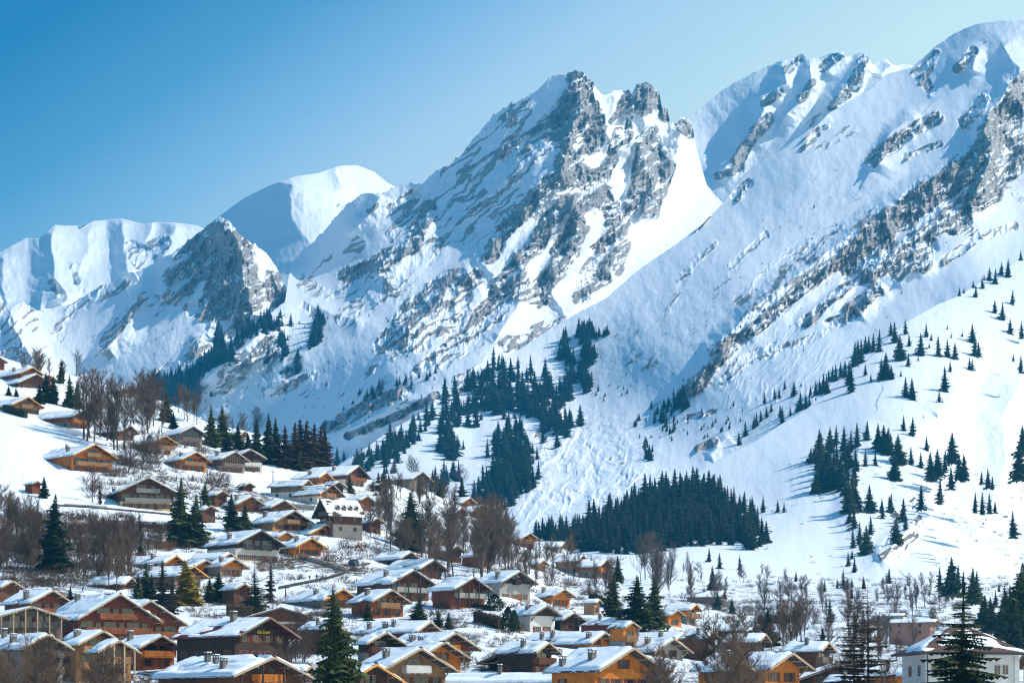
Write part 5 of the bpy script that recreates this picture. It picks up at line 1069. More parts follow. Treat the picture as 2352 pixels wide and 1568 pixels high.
# the spruces of the right hand slope, one by one
HILL = [(1305,325,392),(1505,352,430),(1408,408,478),(1450,425,515),(1492,508,590),(1555,525,610),(1340,280,345),(1410,235,320),(1480,185,280),(1445,200,270),(1550,135,190),(1380,230,300),(1350,265,300),(1290,300,340),(1215,340,385),(1240,340,370),(1285,540,640),(1300,600,715),(1320,640,715),(1100,605,715),(1150,625,720),(1190,640,730),(1060,590,630),(1035,535,610),(1005,590,710),(940,590,660),(890,600,735),(920,515,595),(935,700,770),(990,715,740),(1050,640,670),(1230,580,608),(1170,585,615),(1150,545,568),(860,530,640),(840,530,600),(775,570,690),(745,590,690),(720,600,690),(700,605,700),(680,620,745),(660,630,760),(640,640,770),(810,700,840),(790,730,840),(845,760,840),(700,755,820),(730,810,855),(895,790,825),(920,830,935),(955,835,945),(965,880,955),(1135,775,905),(1105,900,965),(1270,720,790),(1285,725,790),(1165,740,800),(625,780,910),(610,740,870),(590,740,830),(565,750,830),(540,760,850),(520,770,850),(500,790,850),(490,820,920),(470,810,920),(450,840,920),(430,850,925),(400,870,930),(345,910,1010),(375,920,1000),(395,930,990),(330,960,1020),(290,990,1040),(245,990,1080),(235,980,1050),(185,960,1020),(160,990,1050),(130,1010,1070),(105,1020,1100),(90,1040,1110),(260,850,895),(310,850,930),(350,855,880),(205,890,950),(230,885,945),(150,910,975),(45,1070,1150),(10,1130,1200),(430,930,955),(910,1040,1120),(958,1048,1148),(1018,1035,1052),(710,1070,1170),(655,1080,1210),(580,1100,1230),(540,1095,1200),(510,1105,1240),(450,1118,1280),(400,1215,1300),(430,1190,1300),(440,1240,1330),(460,1200,1350),(500,1180,1300),(520,1280,1440),(560,1320,1450),(545,1190,1320),(610,1180,1330),(640,1290,1420),(450,1300,1420),(480,1330,1460),(590,1340,1470),(490,1220,1380),(530,1240,1400),(470,1280,1450),(430,1330,1465),(560,1260,1430),(600,1270,1400),(590,1170,1280),(620,1120,1240),(650,1220,1340),(700,1225,1315),(755,1230,1310),(770,1085,1220),(800,1095,1240),(820,1110,1250),(840,1140,1240),(880,1145,1300),(860,1250,1390),(950,1208,1305),(1005,1240,1325),(1035,1155,1230),(1060,1240,1390),(1095,1225,1370),(1135,1230,1340),(1175,1135,1290),(1210,1250,1380),(1240,1250,1390),(1170,1320,1435),(1110,1385,1515),(1005,1420,1545),(725,1420,1568),(630,1360,1548),(610,1400,1568),(650,1420,1560),(790,1490,1568),(840,1465,1568),(910,1495,1568),(1370,1330,1430),(1335,1345,1410),(1395,1370,1440),(1300,1460,1560),(1340,1460,1568),(1380,1465,1568),(1410,1500,1568),(1560,1095,1250),(1545,1200,1380),(1550,710,800),(1510,700,740),(140,1480,1568),(220,1500,1568),(255,1510,1568)]
HILL2 = [(920,110,250),(960,130,300),(1000,250,430),(950,300,460),(1060,280,510),(1040,330,500),(1095,200,350),(1300,200,420),(1360,60,230),(1380,180,300),(1250,30,170),(1190,80,220),(910,490,610),(960,540,660),(940,470,550),(870,640,790),(900,700,800),(820,710,790),(940,700,780),(1245,620,750),(1190,700,750),(715,720,820),(480,650,735),(760,880,1070),(1660,620,800),(1760,540,850),(1730,600,800),(1810,600,780),(1850,650,780),(1930,630,900),(1960,650,850),(1480,760,830),(1380,750,800),(2145,730,810),(2190,770,950),(2240,760,940),(2120,810,930),(2030,850,1100),(2000,880,1100),(2080,870,1150),(2300,850,1200),(2330,600,1200),(2350,700,1150),(2300,700,1180),(2260,780,1120),(2210,820,1130),(2170,860,1120),(2090,900,1130),(2280,900,1250),(2340,1000,1280),(2230,900,1150),(2180,950,1180),(2130,1000,1200),(2320,1100,1300),(2270,1050,1290),(2260,160,360),(-230,455,575),(-145,500,630),(20,520,640)]
ZON = [(1849, 1e9, -1e9, 830, 'spruce high on the sunlit right slope near its skyline'), (1849, 2150, 830, 935, 'spruce in the loose middle band of the sunlit right slope'), (-1e9, 1950, -1e9, 1010, 'spruce in the dark row along the left rim of the right slope'),
       (1840, 1990, 935, 1145, 'spruce in the dense stand left of the right slope'), (1930, 2060, 1145, 1290, 'spruce on the little rocky rib below the dense stand'), (1990, 2230, 935, 1290, 'spruce among the scattered groups low on the right slope'),
       (2230, 1e9, -1e9, 1300, 'spruce at the right edge of the sunlit slope'), (-1e9, 2150, 1145, 1e9, 'spruce at the foot of the right slope by the valley meadow'), (2150, 1e9, 1290, 1e9, 'spruce in the dark wood at the right edge behind the hip roof')]
def zone(x, y):
    for x0, x1, y0, y1, lb in ZON:
        if x0 <= x <= x1 and y0 <= y <= y1: return lb
    return 'spruce standing alone on the slope above the valley meadow'
for src, sx, ox, oy in ((HILL, .42, 1693.4, 517.5), (HILL2, .2802, 1693.4, 1129)):
    for cx, t, b in src:
        x = ox + sx * cx; y = oy + sx * b; hp = (b - t) * sx * 1.06; lb = zone(x, y)
        place_conifer(x, y, hp, 'farm' if hp < 60 else 'mid', lb, 'spruces: ' + lb.split(' in ', 1)[-1].replace('spruce ', ''), rt.uniform(1.0, 1.35))

def in_poly(x, y, P):
    c = False; j = len(P) - 1
    for i in range(len(P)):
        if (P[i][1] > y) != (P[j][1] > y) and x < (P[j][0] - P[i][0]) * (y - P[i][1]) / (P[j][1] - P[i][1]) + P[i][0]: c = not c
        j = i
    return c
MOUND = [(1225, 1238), (1290, 1222), (1335, 1225), (1370, 1200), (1440, 1165), (1500, 1140), (1580, 1122), (1650, 1140), (1720, 1182), (1752, 1225), (1765, 1245), (1738, 1266), (1700, 1256), (1640, 1250), (1560, 1260), (1480, 1272), (1400, 1272), (1300, 1262)]
pts = []
while len(pts) < 430:
    x, y = rt.uniform(1220, 1770), rt.uniform(1118, 1274)
    if in_poly(x, y, MOUND) and all((x - a) ** 2 + ((y - b) * 1.6) ** 2 > 50 for a, b, _ in pts): pts.append((x, y, rt.uniform(38, 70) * (.8 if x < 1320 else 1)))
pts.sort(key=lambda p: -p[1])
for x, y, h in pts[:70]: place_conifer(x, y, h, 'farm', 'spruce along the lower edge of the dense dark wood', 'front row of the dense dark wood', rt.uniform(1.0, 1.5))
FAR = list(pts[70:])
def strip(pl, wd, n, h):
    wd *= 1.5
    for _ in range(int(n * 1.35)):
        i = rt.randrange(len(pl) - 1); t = rt.random(); (x0, y0), (x1, y1) = pl[i], pl[i + 1]
        FAR.append((x0 + (x1 - x0) * t + rt.gauss(0, wd * .5), y0 + (y1 - y0) * t + rt.gauss(0, wd * .4) + h * .3, h * rt.choice((.5, .75, .9, 1.0, 1.1, 1.3)) * rt.uniform(.85, 1.15)))
for a in [([(1086, 868), (1158, 835)], 5, 16, 20), ([(1140, 850), (1212, 900)], 34, 34, 34), ([(1252, 860), (1268, 900)], 8, 6, 46), ([(1288, 760), (1308, 850), (1299, 915)], 11, 40, 34), ([(1345, 750), (1350, 815), (1338, 875), (1358, 884)], 9, 44, 34), ([(1328, 755), (1389, 768)], 9, 18, 24),
          ([(996, 965), (1104, 915), (1248, 930), (1285, 975)], 30, 130, 42), ([(1014, 1030), (1050, 1012)], 14, 22, 42), ([(809, 1070), (888, 1035), (960, 985)], 20, 66, 36), ([(1148, 1010), (1195, 1045), (1170, 1110), (1105, 1140)], 30, 130, 46), ([(1003, 1105), (1050, 1088)], 12, 18, 40),
          ([(564, 760), (655, 738)], 10, 24, 26), ([(651, 770), (651, 830)], 6, 14, 28), ([(680, 812), (680, 852)], 6, 8, 28), ([(741, 725), (716, 793)], 8, 22, 34), ([(625, 812), (610, 825)], 5, 4, 26), ([(345, 880), (432, 862), (504, 815)], 12, 60, 30), ([(504, 780), (520, 826)], 12, 30, 38), ([(540, 785), (612, 725)], 9, 28, 26), ([(338, 900), (468, 898)], 16, 54, 36), ([(860, 1130), (900, 1080)], 14, 16, 34),
          ([(1507, 935), (1579, 925)], 12, 14, 24), ([(1518, 955), (1543, 990)], 8, 16, 24), ([(1482, 1007), (1492, 1058)], 7, 16, 22), ([(1561, 905), (1575, 935)], 8, 10, 32), ([(1453, 975), (1470, 960)], 6, 5, 18), ([(1600, 950), (1500, 1000)], 30, 16, 12), ([(1700, 940), (1600, 1000)], 20, 16, 12), ([(920, 880), (1000, 860)], 12, 12, 20), ([(850, 905), (880, 880)], 8, 6, 22), ([(700, 900), (850, 930)], 30, 8, 12), ([(1440, 880), (1380, 930)], 20, 10, 9)]:
    strip(*a)
for _ in range(230):                                   # dwarf pines dotting the big shoulder
    x = rt.uniform(1480, 2180); y = rt.uniform(420, 900)
    c = 905 - (x - 1480) * .62
    if abs(y - c + rt.gauss(0, 60)) < 110: FAR.append((x, y, rt.uniform(3.5, 9)))
for _ in range(120): FAR.append((rt.uniform(380, 1000), rt.uniform(720, 960), rt.uniform(4, 9)))
arrs = []
for a, b in LIB['farm'][:6]:
    n = len(a.vertices); v = np.empty(n * 3, np.float32); a.vertices.foreach_get('co', v); arrs.append(v.reshape(-1, 3).reshape(-1, 3, 3))
out = []
for x, y, h in FAR:
    D = ground_D(x, y)
    if D is None: continue
    p = pt(x, y, D); hh = h * D / FV; A = arrs[rt.randrange(len(arrs))]; t = rt.uniform(0, 6.28); c, s_ = math.cos(t), math.sin(t); wd = rt.uniform(1.0, 1.65)
    B = np.empty_like(A); B[..., 0] = (A[..., 0] * c - A[..., 1] * s_) * hh * wd + p.x; B[..., 1] = (A[..., 0] * s_ + A[..., 1] * c) * hh * wd + p.y; B[..., 0] += A[..., 2] * hh * rt.gauss(0, .025); B[..., 2] = A[..., 2] * hh + p.z - .04 * hh
    out.append(B.reshape(-1, 3))
V = np.concatenate(out); nt = len(V) // 3
me = bpy.data.meshes.new('far_forest'); me.vertices.add(len(V)); me.vertices.foreach_set('co', V.ravel().astype(np.float32)); me.loops.add(len(V)); me.loops.foreach_set('vertex_index', np.arange(len(V), dtype=np.int32))
me.polygons.add(nt); me.polygons.foreach_set('loop_start', (np.arange(nt) * 3).astype(np.int32)); me.update(); me.materials.append(M_far_spruce)
tag(link('far_forest', me), 'dark spruces crowding the far mountain slopes and the wooded mound', None, None, 'stuff')
print('far trees', len(FAR), nt)

# leafless trees
def bares(lab, n, x0, x1, y0, y1, h0, h1, wide=1.0, pts=None, D=None):
    for k in range(n):
        x = rt.uniform(x0, x1); t = rt.random(); y = y0 + (y1 - y0) * t
        if pts: x, y = pts[k]
        d = D or ground_D(x, y)
        if d is None: continue
        bare_tree(pt(x, y, d), rt.uniform(h0, h1) * d / FV, lab, 'leafless trees: ' + lab.split(' tree ', 1)[-1] if n > 1 else None, wide * rt.uniform(.85, 1.2), rt)
bares('tall leafless tree in the clump above the chalet alone on the snow', 9, 0, 0, 0, 0, 135, 172, .8, [(192, 1008), (200, 1012), (207, 1006), (216, 1014), (230, 1004), (262, 1032), (270, 1034), (246, 1012), (284, 1030)])
bares('leafless tree in the wood on the crest right of the tall clump', 16, 300, 372, 930, 1000, 70, 100)
bares('leafless tree before the orange chalet with wooden balcony', 5, 290, 390, 1060, 1095, 65, 95)
bares('solitary leafless tree at the left end of the cream chalet', 1, 212, 213, 1152, 1153, 82, 84, 1.1)
bares('leafless tree on the upper left skyline among the top chalets', 9, 50, 185, 850, 885, 42, 66)
bares('pale leafless tree on the crest beside the lone skyline spruce', 7, 408, 470, 945, 975, 60, 92, .8)
bares('pale leafless tree on the crest between the dark spruces', 8, 500, 590, 990, 1010, 40, 60)
bares('leafless tree in the thicket at the far left below the hut', 28, -10, 105, 1190, 1325, 80, 120)
bares('slender leafless tree on the bank below the lane', 22, 175, 300, 1290, 1362, 95, 128, .7)
bares('low leafless tree along the upper edge of the bank', 24, 150, 380, 1225, 1285, 42, 66)
bares('big leafless tree of the thicket in the bottom left corner', 15, -20, 350, 1640, 1730, 150, 215, 1.1)
bares('leafless tree before the gable with the yellow lettering', 7, 0, 0, 0, 0, 62, 90, 1.1, [(640, 1560), (655, 1550), (668, 1545), (648, 1575), (610, 1580), (590, 1585), (630, 1590)])
bares('leafless tree beside the left flank of the tall foreground spruce', 6, 672, 728, 1480, 1535, 70, 100, 1.2)
bares('leafless tree in the wood right of the big rounded spruce', 34, 985, 1178, 1262, 1330, 105, 158, .8)
bares('biggest and darkest leafless tree of the wood right of the rounded spruce', 1, 1106, 1107, 1336, 1337, 196, 198, 1.05)
bares('leafless tree below the long even snow roof', 11, 846, 915, 1175, 1258, 60, 92, .8)
bares('low leafless tree screening the skyline barn', 15, 880, 1020, 1135, 1160, 40, 62, 1.1)
bares('leafless tree around the foot of the big rounded spruce', 9, 895, 978, 1258, 1290, 70, 100)
bares('leafless tree on the bare snow ridge below the row of four chalets', 24, 1175, 1350, 1292, 1356, 50, 82, .7)
bares('leafless tree between the snow ridge and the three tall spruces', 8, 1350, 1405, 1345, 1380, 55, 80)
bares('tall thin leafless tree behind the three tall spruces', 14, 1470, 1590, 1325, 1385, 72, 110, .8)
bares('leafless tree beside the long grey chalet', 8, 1583, 1690, 1380, 1415, 45, 66)
bares('big leafless tree of the foreground thicket right of centre', 9, 1490, 1710, 1640, 1700, 170, 245, 1.1)
bares('leafless tree in the brown belt of the valley floor', 34, 1690, 2150, 1370, 1462, 42, 72)
bares('tall pale leafless tree in the grove before the reddish building', 22, 1700, 2010, 1455, 1510, 75, 120, .9)
bares('leafless tree left of the white hip roofed building', 7, 2010, 2100, 1475, 1530, 60, 90, .9)
bares('leafless tree on the meadow edge under the right slope', 16, 1990, 2200, 1345, 1395, 28, 48, .8)
bares('leafless tree around the trunks of the foreground larches', 8, 1880, 2080, 1600, 1680, 90, 150)
bares('small leafless tree on the snowy valley meadow', 10, 1560, 1830, 1315, 1352, 24, 44, 1.0)
bares('leafless tree amid the dark trees of the far slope', 4, 0, 0, 0, 0, 40, 60, 1.2, [(950, 1105), (945, 1100), (1060, 1125), (905, 1110)])
def bushes(lab, n, x0, x1, y0, y1, h0, h1, red=False):
    for k in range(n):
        x = rt.uniform(x0, x1); y = rt.uniform(y0, y1); d = ground_D(x, y)
        if d: bush(pt(x, y, d), rt.uniform(h0, h1) * d / FV, lab, 'bushes: ' + lab.split(' bush ', 1)[-1], red, rt)
bushes('russet bush on the bank below the cream chalet', 12, 80, 390, 1215, 1285, 16, 30, True)
bushes('brown bush in the thicket at the far left', 10, 0, 110, 1230, 1300, 22, 40)
bushes('brown bush along the crest under the tall bare trees', 9, 250, 430, 1020, 1110, 14, 28)
bushes('brown bush beside the lane in the village centre', 8, 600, 760, 1255, 1310, 10, 20)
bushes('russet bush beside the lane in the village centre', 5, 560, 680, 1280, 1310, 8, 16, True)
bushes('brown bush before the chalet with yellow lettering', 6, 560, 700, 1540, 1570, 16, 30)
bushes('brown bush below the nested gables', 5, 1085, 1180, 1500, 1545, 14, 28)
bushes('brown bush around the feet of the three tall spruces', 8, 1380, 1520, 1400, 1455, 14, 26)
bushes('brown bush on the valley floor', 30, 1640, 2300, 1340, 1440, 6, 15)
bushes('brown bush in the bottom left corner', 7, 0, 340, 1610, 1680, 60, 100)
bushes('brown bush below the row of four chalets', 8, 1180, 1400, 1290, 1370, 12, 24)
bushes('brown bush at the foot of the foreground larches', 6, 1870, 2080, 1560, 1600, 20, 40)
bushes('russet bush behind the striped barns', 5, 840, 960, 1140, 1170, 12, 22, True)


bushes('brown shrub between the chalets of the upper village', 26, 400, 900, 1110, 1290, 8, 18)
bushes('brown shrub between the chalets in the lower village', 30, 430, 1250, 1380, 1520, 10, 26)
bushes('russet shrub between the chalets in the lower village', 12, 300, 1300, 1330, 1500, 8, 20, True)
bushes('brown shrub on the far left slope', 16, 0, 330, 1180, 1360, 10, 24)
# low scrub nobody could count, on the banks and along the valley floor
sv, sf = [], []
srcs = []
for a_ in SCRUB:
    n = len(a_.vertices); v = np.empty(n * 3, np.float32); a_.vertices.foreach_get('co', v); f = np.empty(len(a_.loops), np.int32); a_.loops.foreach_get('vertex_index', f); srcs.append((v.reshape(-1, 3), f.reshape(-1, 4)))
off = 0
for x0, x1, y0, y1, n, h0, h1 in ((0, 330, 1180, 1350, 330, 9, 28), (150, 420, 1205, 1260, 150, 9, 24), (200, 520, 1020, 1150, 170, 8, 22), (420, 1240, 1250, 1560, 260, 8, 24), (430, 760, 1150, 1420, 190, 5, 14), (540, 760, 1400, 1560, 130, 9, 26), (760, 1180, 1150, 1350, 230, 7, 20), (1180, 1420, 1275, 1400, 110, 6, 18), (1400, 1720, 1370, 1520, 150, 7, 20), (1560, 2352, 1325, 1400, 260, 3, 10), (1640, 2352, 1380, 1500, 330, 5, 15), (0, 2352, 1560, 1650, 200, 14, 34), (760, 1240, 1380, 1540, 150, 6, 16), (0, 420, 1330, 1400, 90, 6, 18), (1750, 2352, 1060, 1320, 90, 2, 5)):
    for _ in range(n):
        x, y = rt.uniform(x0, x1), rt.uniform(y0, y1); D = ground_D(x, y)
        if D is None: continue
        p = pt(x, y, D); h = rt.uniform(h0, h1) * D / FV; v, f = srcs[rt.randrange(3)]; t = rt.uniform(0, 6.28); c, s_ = math.cos(t), math.sin(t); B = np.empty_like(v)
        B[:, 0] = (v[:, 0] * c - v[:, 1] * s_) * h * 2.4 + p.x; B[:, 1] = (v[:, 0] * s_ + v[:, 1] * c) * h * 2.4 + p.y; B[:, 2] = v[:, 2] * h + p.z - .1 * h
        sv.append(B); sf.append(f + off); off += len(v)
V = np.concatenate(sv); F = np.concatenate(sf); me = bpy.data.meshes.new('scrub'); me.vertices.add(len(V)); me.vertices.foreach_set('co', V.ravel()); me.loops.add(F.size); me.loops.foreach_set('vertex_index', F.ravel().astype(np.int32))
me.polygons.add(len(F)); me.polygons.foreach_set('loop_start', (np.arange(len(F)) * 4).astype(np.int32)); me.update(); me.materials.append(M_twig)
tag(link('scrub', me), 'low brown scrub poking through the snow', None, None, 'stuff')
print('scrub', len(F))
# members of a clump told apart by their order from the left
_o1 = 'first second third fourth fifth sixth seventh eighth ninth tenth eleventh twelfth thirteenth fourteenth fifteenth sixteenth seventeenth eighteenth nineteenth'.split()
_o = list(_o1)
for t_, w_ in (('twentieth', 'twenty'), ('thirtieth', 'thirty'), ('fortieth', 'forty'), ('fiftieth', 'fifty'), ('sixtieth', 'sixty'), ('seventieth', 'seventy')):
    _o += [t_] + [w_ + '-' + k for k in _o1[:9]]
ORD = ['leftmost'] + [k + ' from left' for k in _o[1:]]
byl = {}
for o in col.objects:
    if 'label' in o and o.parent is None: byl.setdefault(o['label'], []).append(o)
for lb, os_ in byl.items():
    if 1 < len(os_) <= len(ORD) and len(lb.split()) <= 13:
        os_.sort(key=lambda o: o.location.x / o.location.y)
        for k, o in enumerate(os_): o['label'] = lb + ', ' + (ORD[k] if k < len(os_) - 1 or len(os_) < 2 else 'rightmost')
# ------------------------------------------------------------ lanes, walls, poles, cars and the hip roofed building
M_road = plain_mat('wet_asphalt', (0.06, 0.058, 0.058), .3, .6, sc=.3)
M_drywall = plain_mat('dry_stone', (0.30, 0.26, 0.225), .7, sc=1.2)
def lane(pts, wpx, label):
    P = []
    for i in range(len(pts) - 1):
        for k in range(10):
            t = k / 10; P.append((pts[i][0] * (1 - t) + pts[i + 1][0] * t, pts[i][1] * (1 - t) + pts[i + 1][1] * t))
    P.append(pts[-1]); W = []
    for x, y in P:
        r = []
        for j in range(5):
            yy = y + (j / 4 - .5) * wpx; D = ground_D(x, yy); r.append(pt(x, yy, D) + Vector((0, -.15, .12)))
        W.append(r)
    mb = MB()
    for i in range(len(W) - 1):
        for j in range(4): mb.quad(W[i][j], W[i][j + 1], W[i + 1][j + 1], W[i + 1][j])
    o = mb.build('road', M_road, smooth=True); o['kind'] = 'structure'; return o
lane([(640, 1350), (690, 1340), (750, 1328), (790, 1316), (812, 1304), (820, 1292)], 6, 'lane')
lane([(120, 1160), (200, 1164), (280, 1171), (360, 1178), (430, 1186), (520, 1192), (590, 1205)], 3.2, 'lane')
lane([(545, 1432), (565, 1410), (590, 1398), (612, 1390)], 8, 'lane')

def stone_wall(x0, y0, x1, y1, hpx, label, rg=random.Random(9), mat=None):
    D0, D1 = ground_D(x0, y0), ground_D(x1, y1); a, b = pt(x0, y0, D0), pt(x1, y1, D1); h = hpx * D0 / FV; mb = MB()
    d = b - a; n = int(d.length / .9); rows = max(2, int(h / .7)); nn = Vector((-d.y, d.x, 0)).normalized()
    if nn.y > 0: nn = -nn
    for i in range(n):
        for r in range(rows):
            c = a.lerp(b, (i + .5 + .5 * (r % 2)) / n) + Vector((0, 0, (r + .5) * h / rows)); s_ = rg.uniform(.35, .55)
            q = [c + Vector((rg.uniform(-.1, .1) + sx * s_, 0, sz * h / rows * .47 + rg.uniform(-.07, .07))) + nn * rg.uniform(.0, .25) for sx, sz in ((-1, -1), (1, -1), (1, 1), (-1, 1))]
            mb.prism([tuple(v) for v in q], tuple(-nn * .8))
    mb.prism([tuple(a - nn * .3 - Vector((0, 0, 1))), tuple(b - nn * .3 - Vector((0, 0, 1))), tuple(b - nn * .3 + Vector((0, 0, h * .92))), tuple(a - nn * .3 + Vector((0, 0, h * .92)))], tuple(-nn * .5))
    tag(mb.build('retaining_wall', mat or M_drywall), label, 'wall')
stone_wall(690, 1283, 790, 1313, 11, 'rough dry stone retaining wall above the lane in the village centre')
stone_wall(662, 1168, 722, 1172, 12, 'pale retaining wall beneath the striped roof barns', mat=P_['greyp'])
stone_wall(170, 1208, 360, 1222, 7, 'line of dark boulders along the bank below the cream chalet')
stone_wall(830, 1300, 846, 1296, 5, 'short snowy kerb wall at the bend of the lane', mat=P_['greyp'])

def fence(pts, hpx, label):
    mb = MB(); P = []
    root = None
    for i in range(len(pts) - 1):
        n = max(2, int(math.hypot(pts[i + 1][0] - pts[i][0], pts[i + 1][1] - pts[i][1]) / 5))
        for k in range(n): t = k / n; P.append((pts[i][0] * (1 - t) + pts[i + 1][0] * t, pts[i][1] * (1 - t) + pts[i + 1][1] * t))
    W = [pt(x, y, ground_D(x, y)) for x, y in P]; h = hpx * W[0].y / FV
    root = link('fence', None, None, W[0]); tag(root, label, 'fence')
    for q in W:
        q = q - W[0]; m2 = MB(); m2.box(q.x - .07, q.x + .07, q.y - .07, q.y + .07, q.z - .3, q.z + h); m2.build('post', W_['brown'], root)
    m2 = MB()
    for a, b in zip(W[:-1], W[1:]):
        for f in (.5, .9): m2.beam(a - W[0] + Vector((0, -.09, h * f)), b - W[0] + Vector((0, -.09, h * f)), .05, .1)
    m2.build('rail', W_['brown'], root)
fence([(148, 1160), (250, 1166)], 4, 'low wooden fence along the lane before the cream chalet')
fence([(470, 1098), (500, 1106), (530, 1118)], 5, 'wooden fence on the bank below the row of three chalets')
fence([(560, 1410), (600, 1392)], 5, 'short fence beside the lane above the clipped hedge')

def pole(x, y, hpx, label, lamp=False):
    D = ground_D(x, y); h = hpx * D / FV; r = link('utility_pole' if not lamp else 'street_lamp', None, None, pt(x, y, D)); mb = MB(); mb.tube((0, 0, -.5), (0, 0, h), .16, .11, 8); mb.build('pole', W_['brown'] if not lamp else M_metal, r)
    mb = MB()
    if lamp: mb.box(-.1, .7, -.12, .12, h - .1, h + .06)
    else: mb.box(-.8, .8, -.08, .08, h - .6, h - .45)
    mb.build('lamp_head' if lamp else 'crossarm', M_metal, r); tag(r, label, 'street lamp' if lamp else 'pole')
pole(627, 1113, 34, 'bare wooden utility pole rising beside the small kiosk like shed')
pole(917, 1110, 26, 'wooden utility pole near the skyline barn')
pole(656, 1370, 22, 'street lamp by the lane above the orange chalet', True)
pole(1272, 1412, 26, 'street lamp left of the small bright orange chalet', True)

M_carp = plain_mat('car_paint', (0.035, 0.05, 0.075), .2, .35, spec=.6); M_tyre = plain_mat('tyre', (0.02, 0.02, 0.02)); M_rim = plain_mat('rim', (.35, .35, .36), rough=.4); M_lampg = plain_mat('headlight_glass', (.7, .7, .68), rough=.2)
def car(x, y, rz, label):
    D = ground_D(x, y); r = link('car', None, None, pt(x, y, D) + Vector((0, 0, .1))); r.rotation_euler = (0, 0, rz)
    side = [(-2.1, .35), (-2.15, .8), (-1.95, 1.05), (-1.2, 1.1), (-.6, 1.55), (.9, 1.6), (1.75, 1.2), (2.1, 1.0), (2.15, .45), (1.9, .3), (-1.9, .3)]
    mb = MB(); mb.prism([(-.85, a, b) for a, b in side], (1.7, 0, 0)); bd = mb.build('body', M_carp, r)
    mb = MB(); g = [(-1.1, 1.12), (-.58, 1.48), (.85, 1.52), (1.5, 1.15)]
    mb.prism([(-.862, a, b) for a, b in g], (1.724, 0, 0)); mb.poly([(-.75, -1.21, 1.13), (.75, -1.21, 1.13), (.68, -.64, 1.56), (-.68, -.64, 1.56)]); mb.build('window', M_glass, bd)
    for sx in (-.8, .8):
        for yy in (-1.35, 1.35):
            mb = MB(); mb.tube((sx - .12, yy, .32), (sx + .12, yy, .32), .33, .33, 16)
            mb.poly([(sx + (.12 if sx > 0 else -.12), yy + .33 * math.cos(k * .3927), .32 + .33 * math.sin(k * .3927)) for k in range(16)]); wh = mb.build('wheel', M_tyre, r)
            mb = MB(); mb.poly([(sx + (.13 if sx > 0 else -.13), yy + .19 * math.cos(k * .628), .32 + .19 * math.sin(k * .628)) for k in range(10)]); mb.build('rim', M_rim, wh)
        mb = MB(); mb.box(sx * .95 - .16, sx * .95 + .16, -2.17, -2.1, .72, .9); mb.build('headlight', M_lampg, r)
    tag(r, label, 'car')
car(812, 1299, R(-12), 'dark blue car parked at the bend of the village lane')

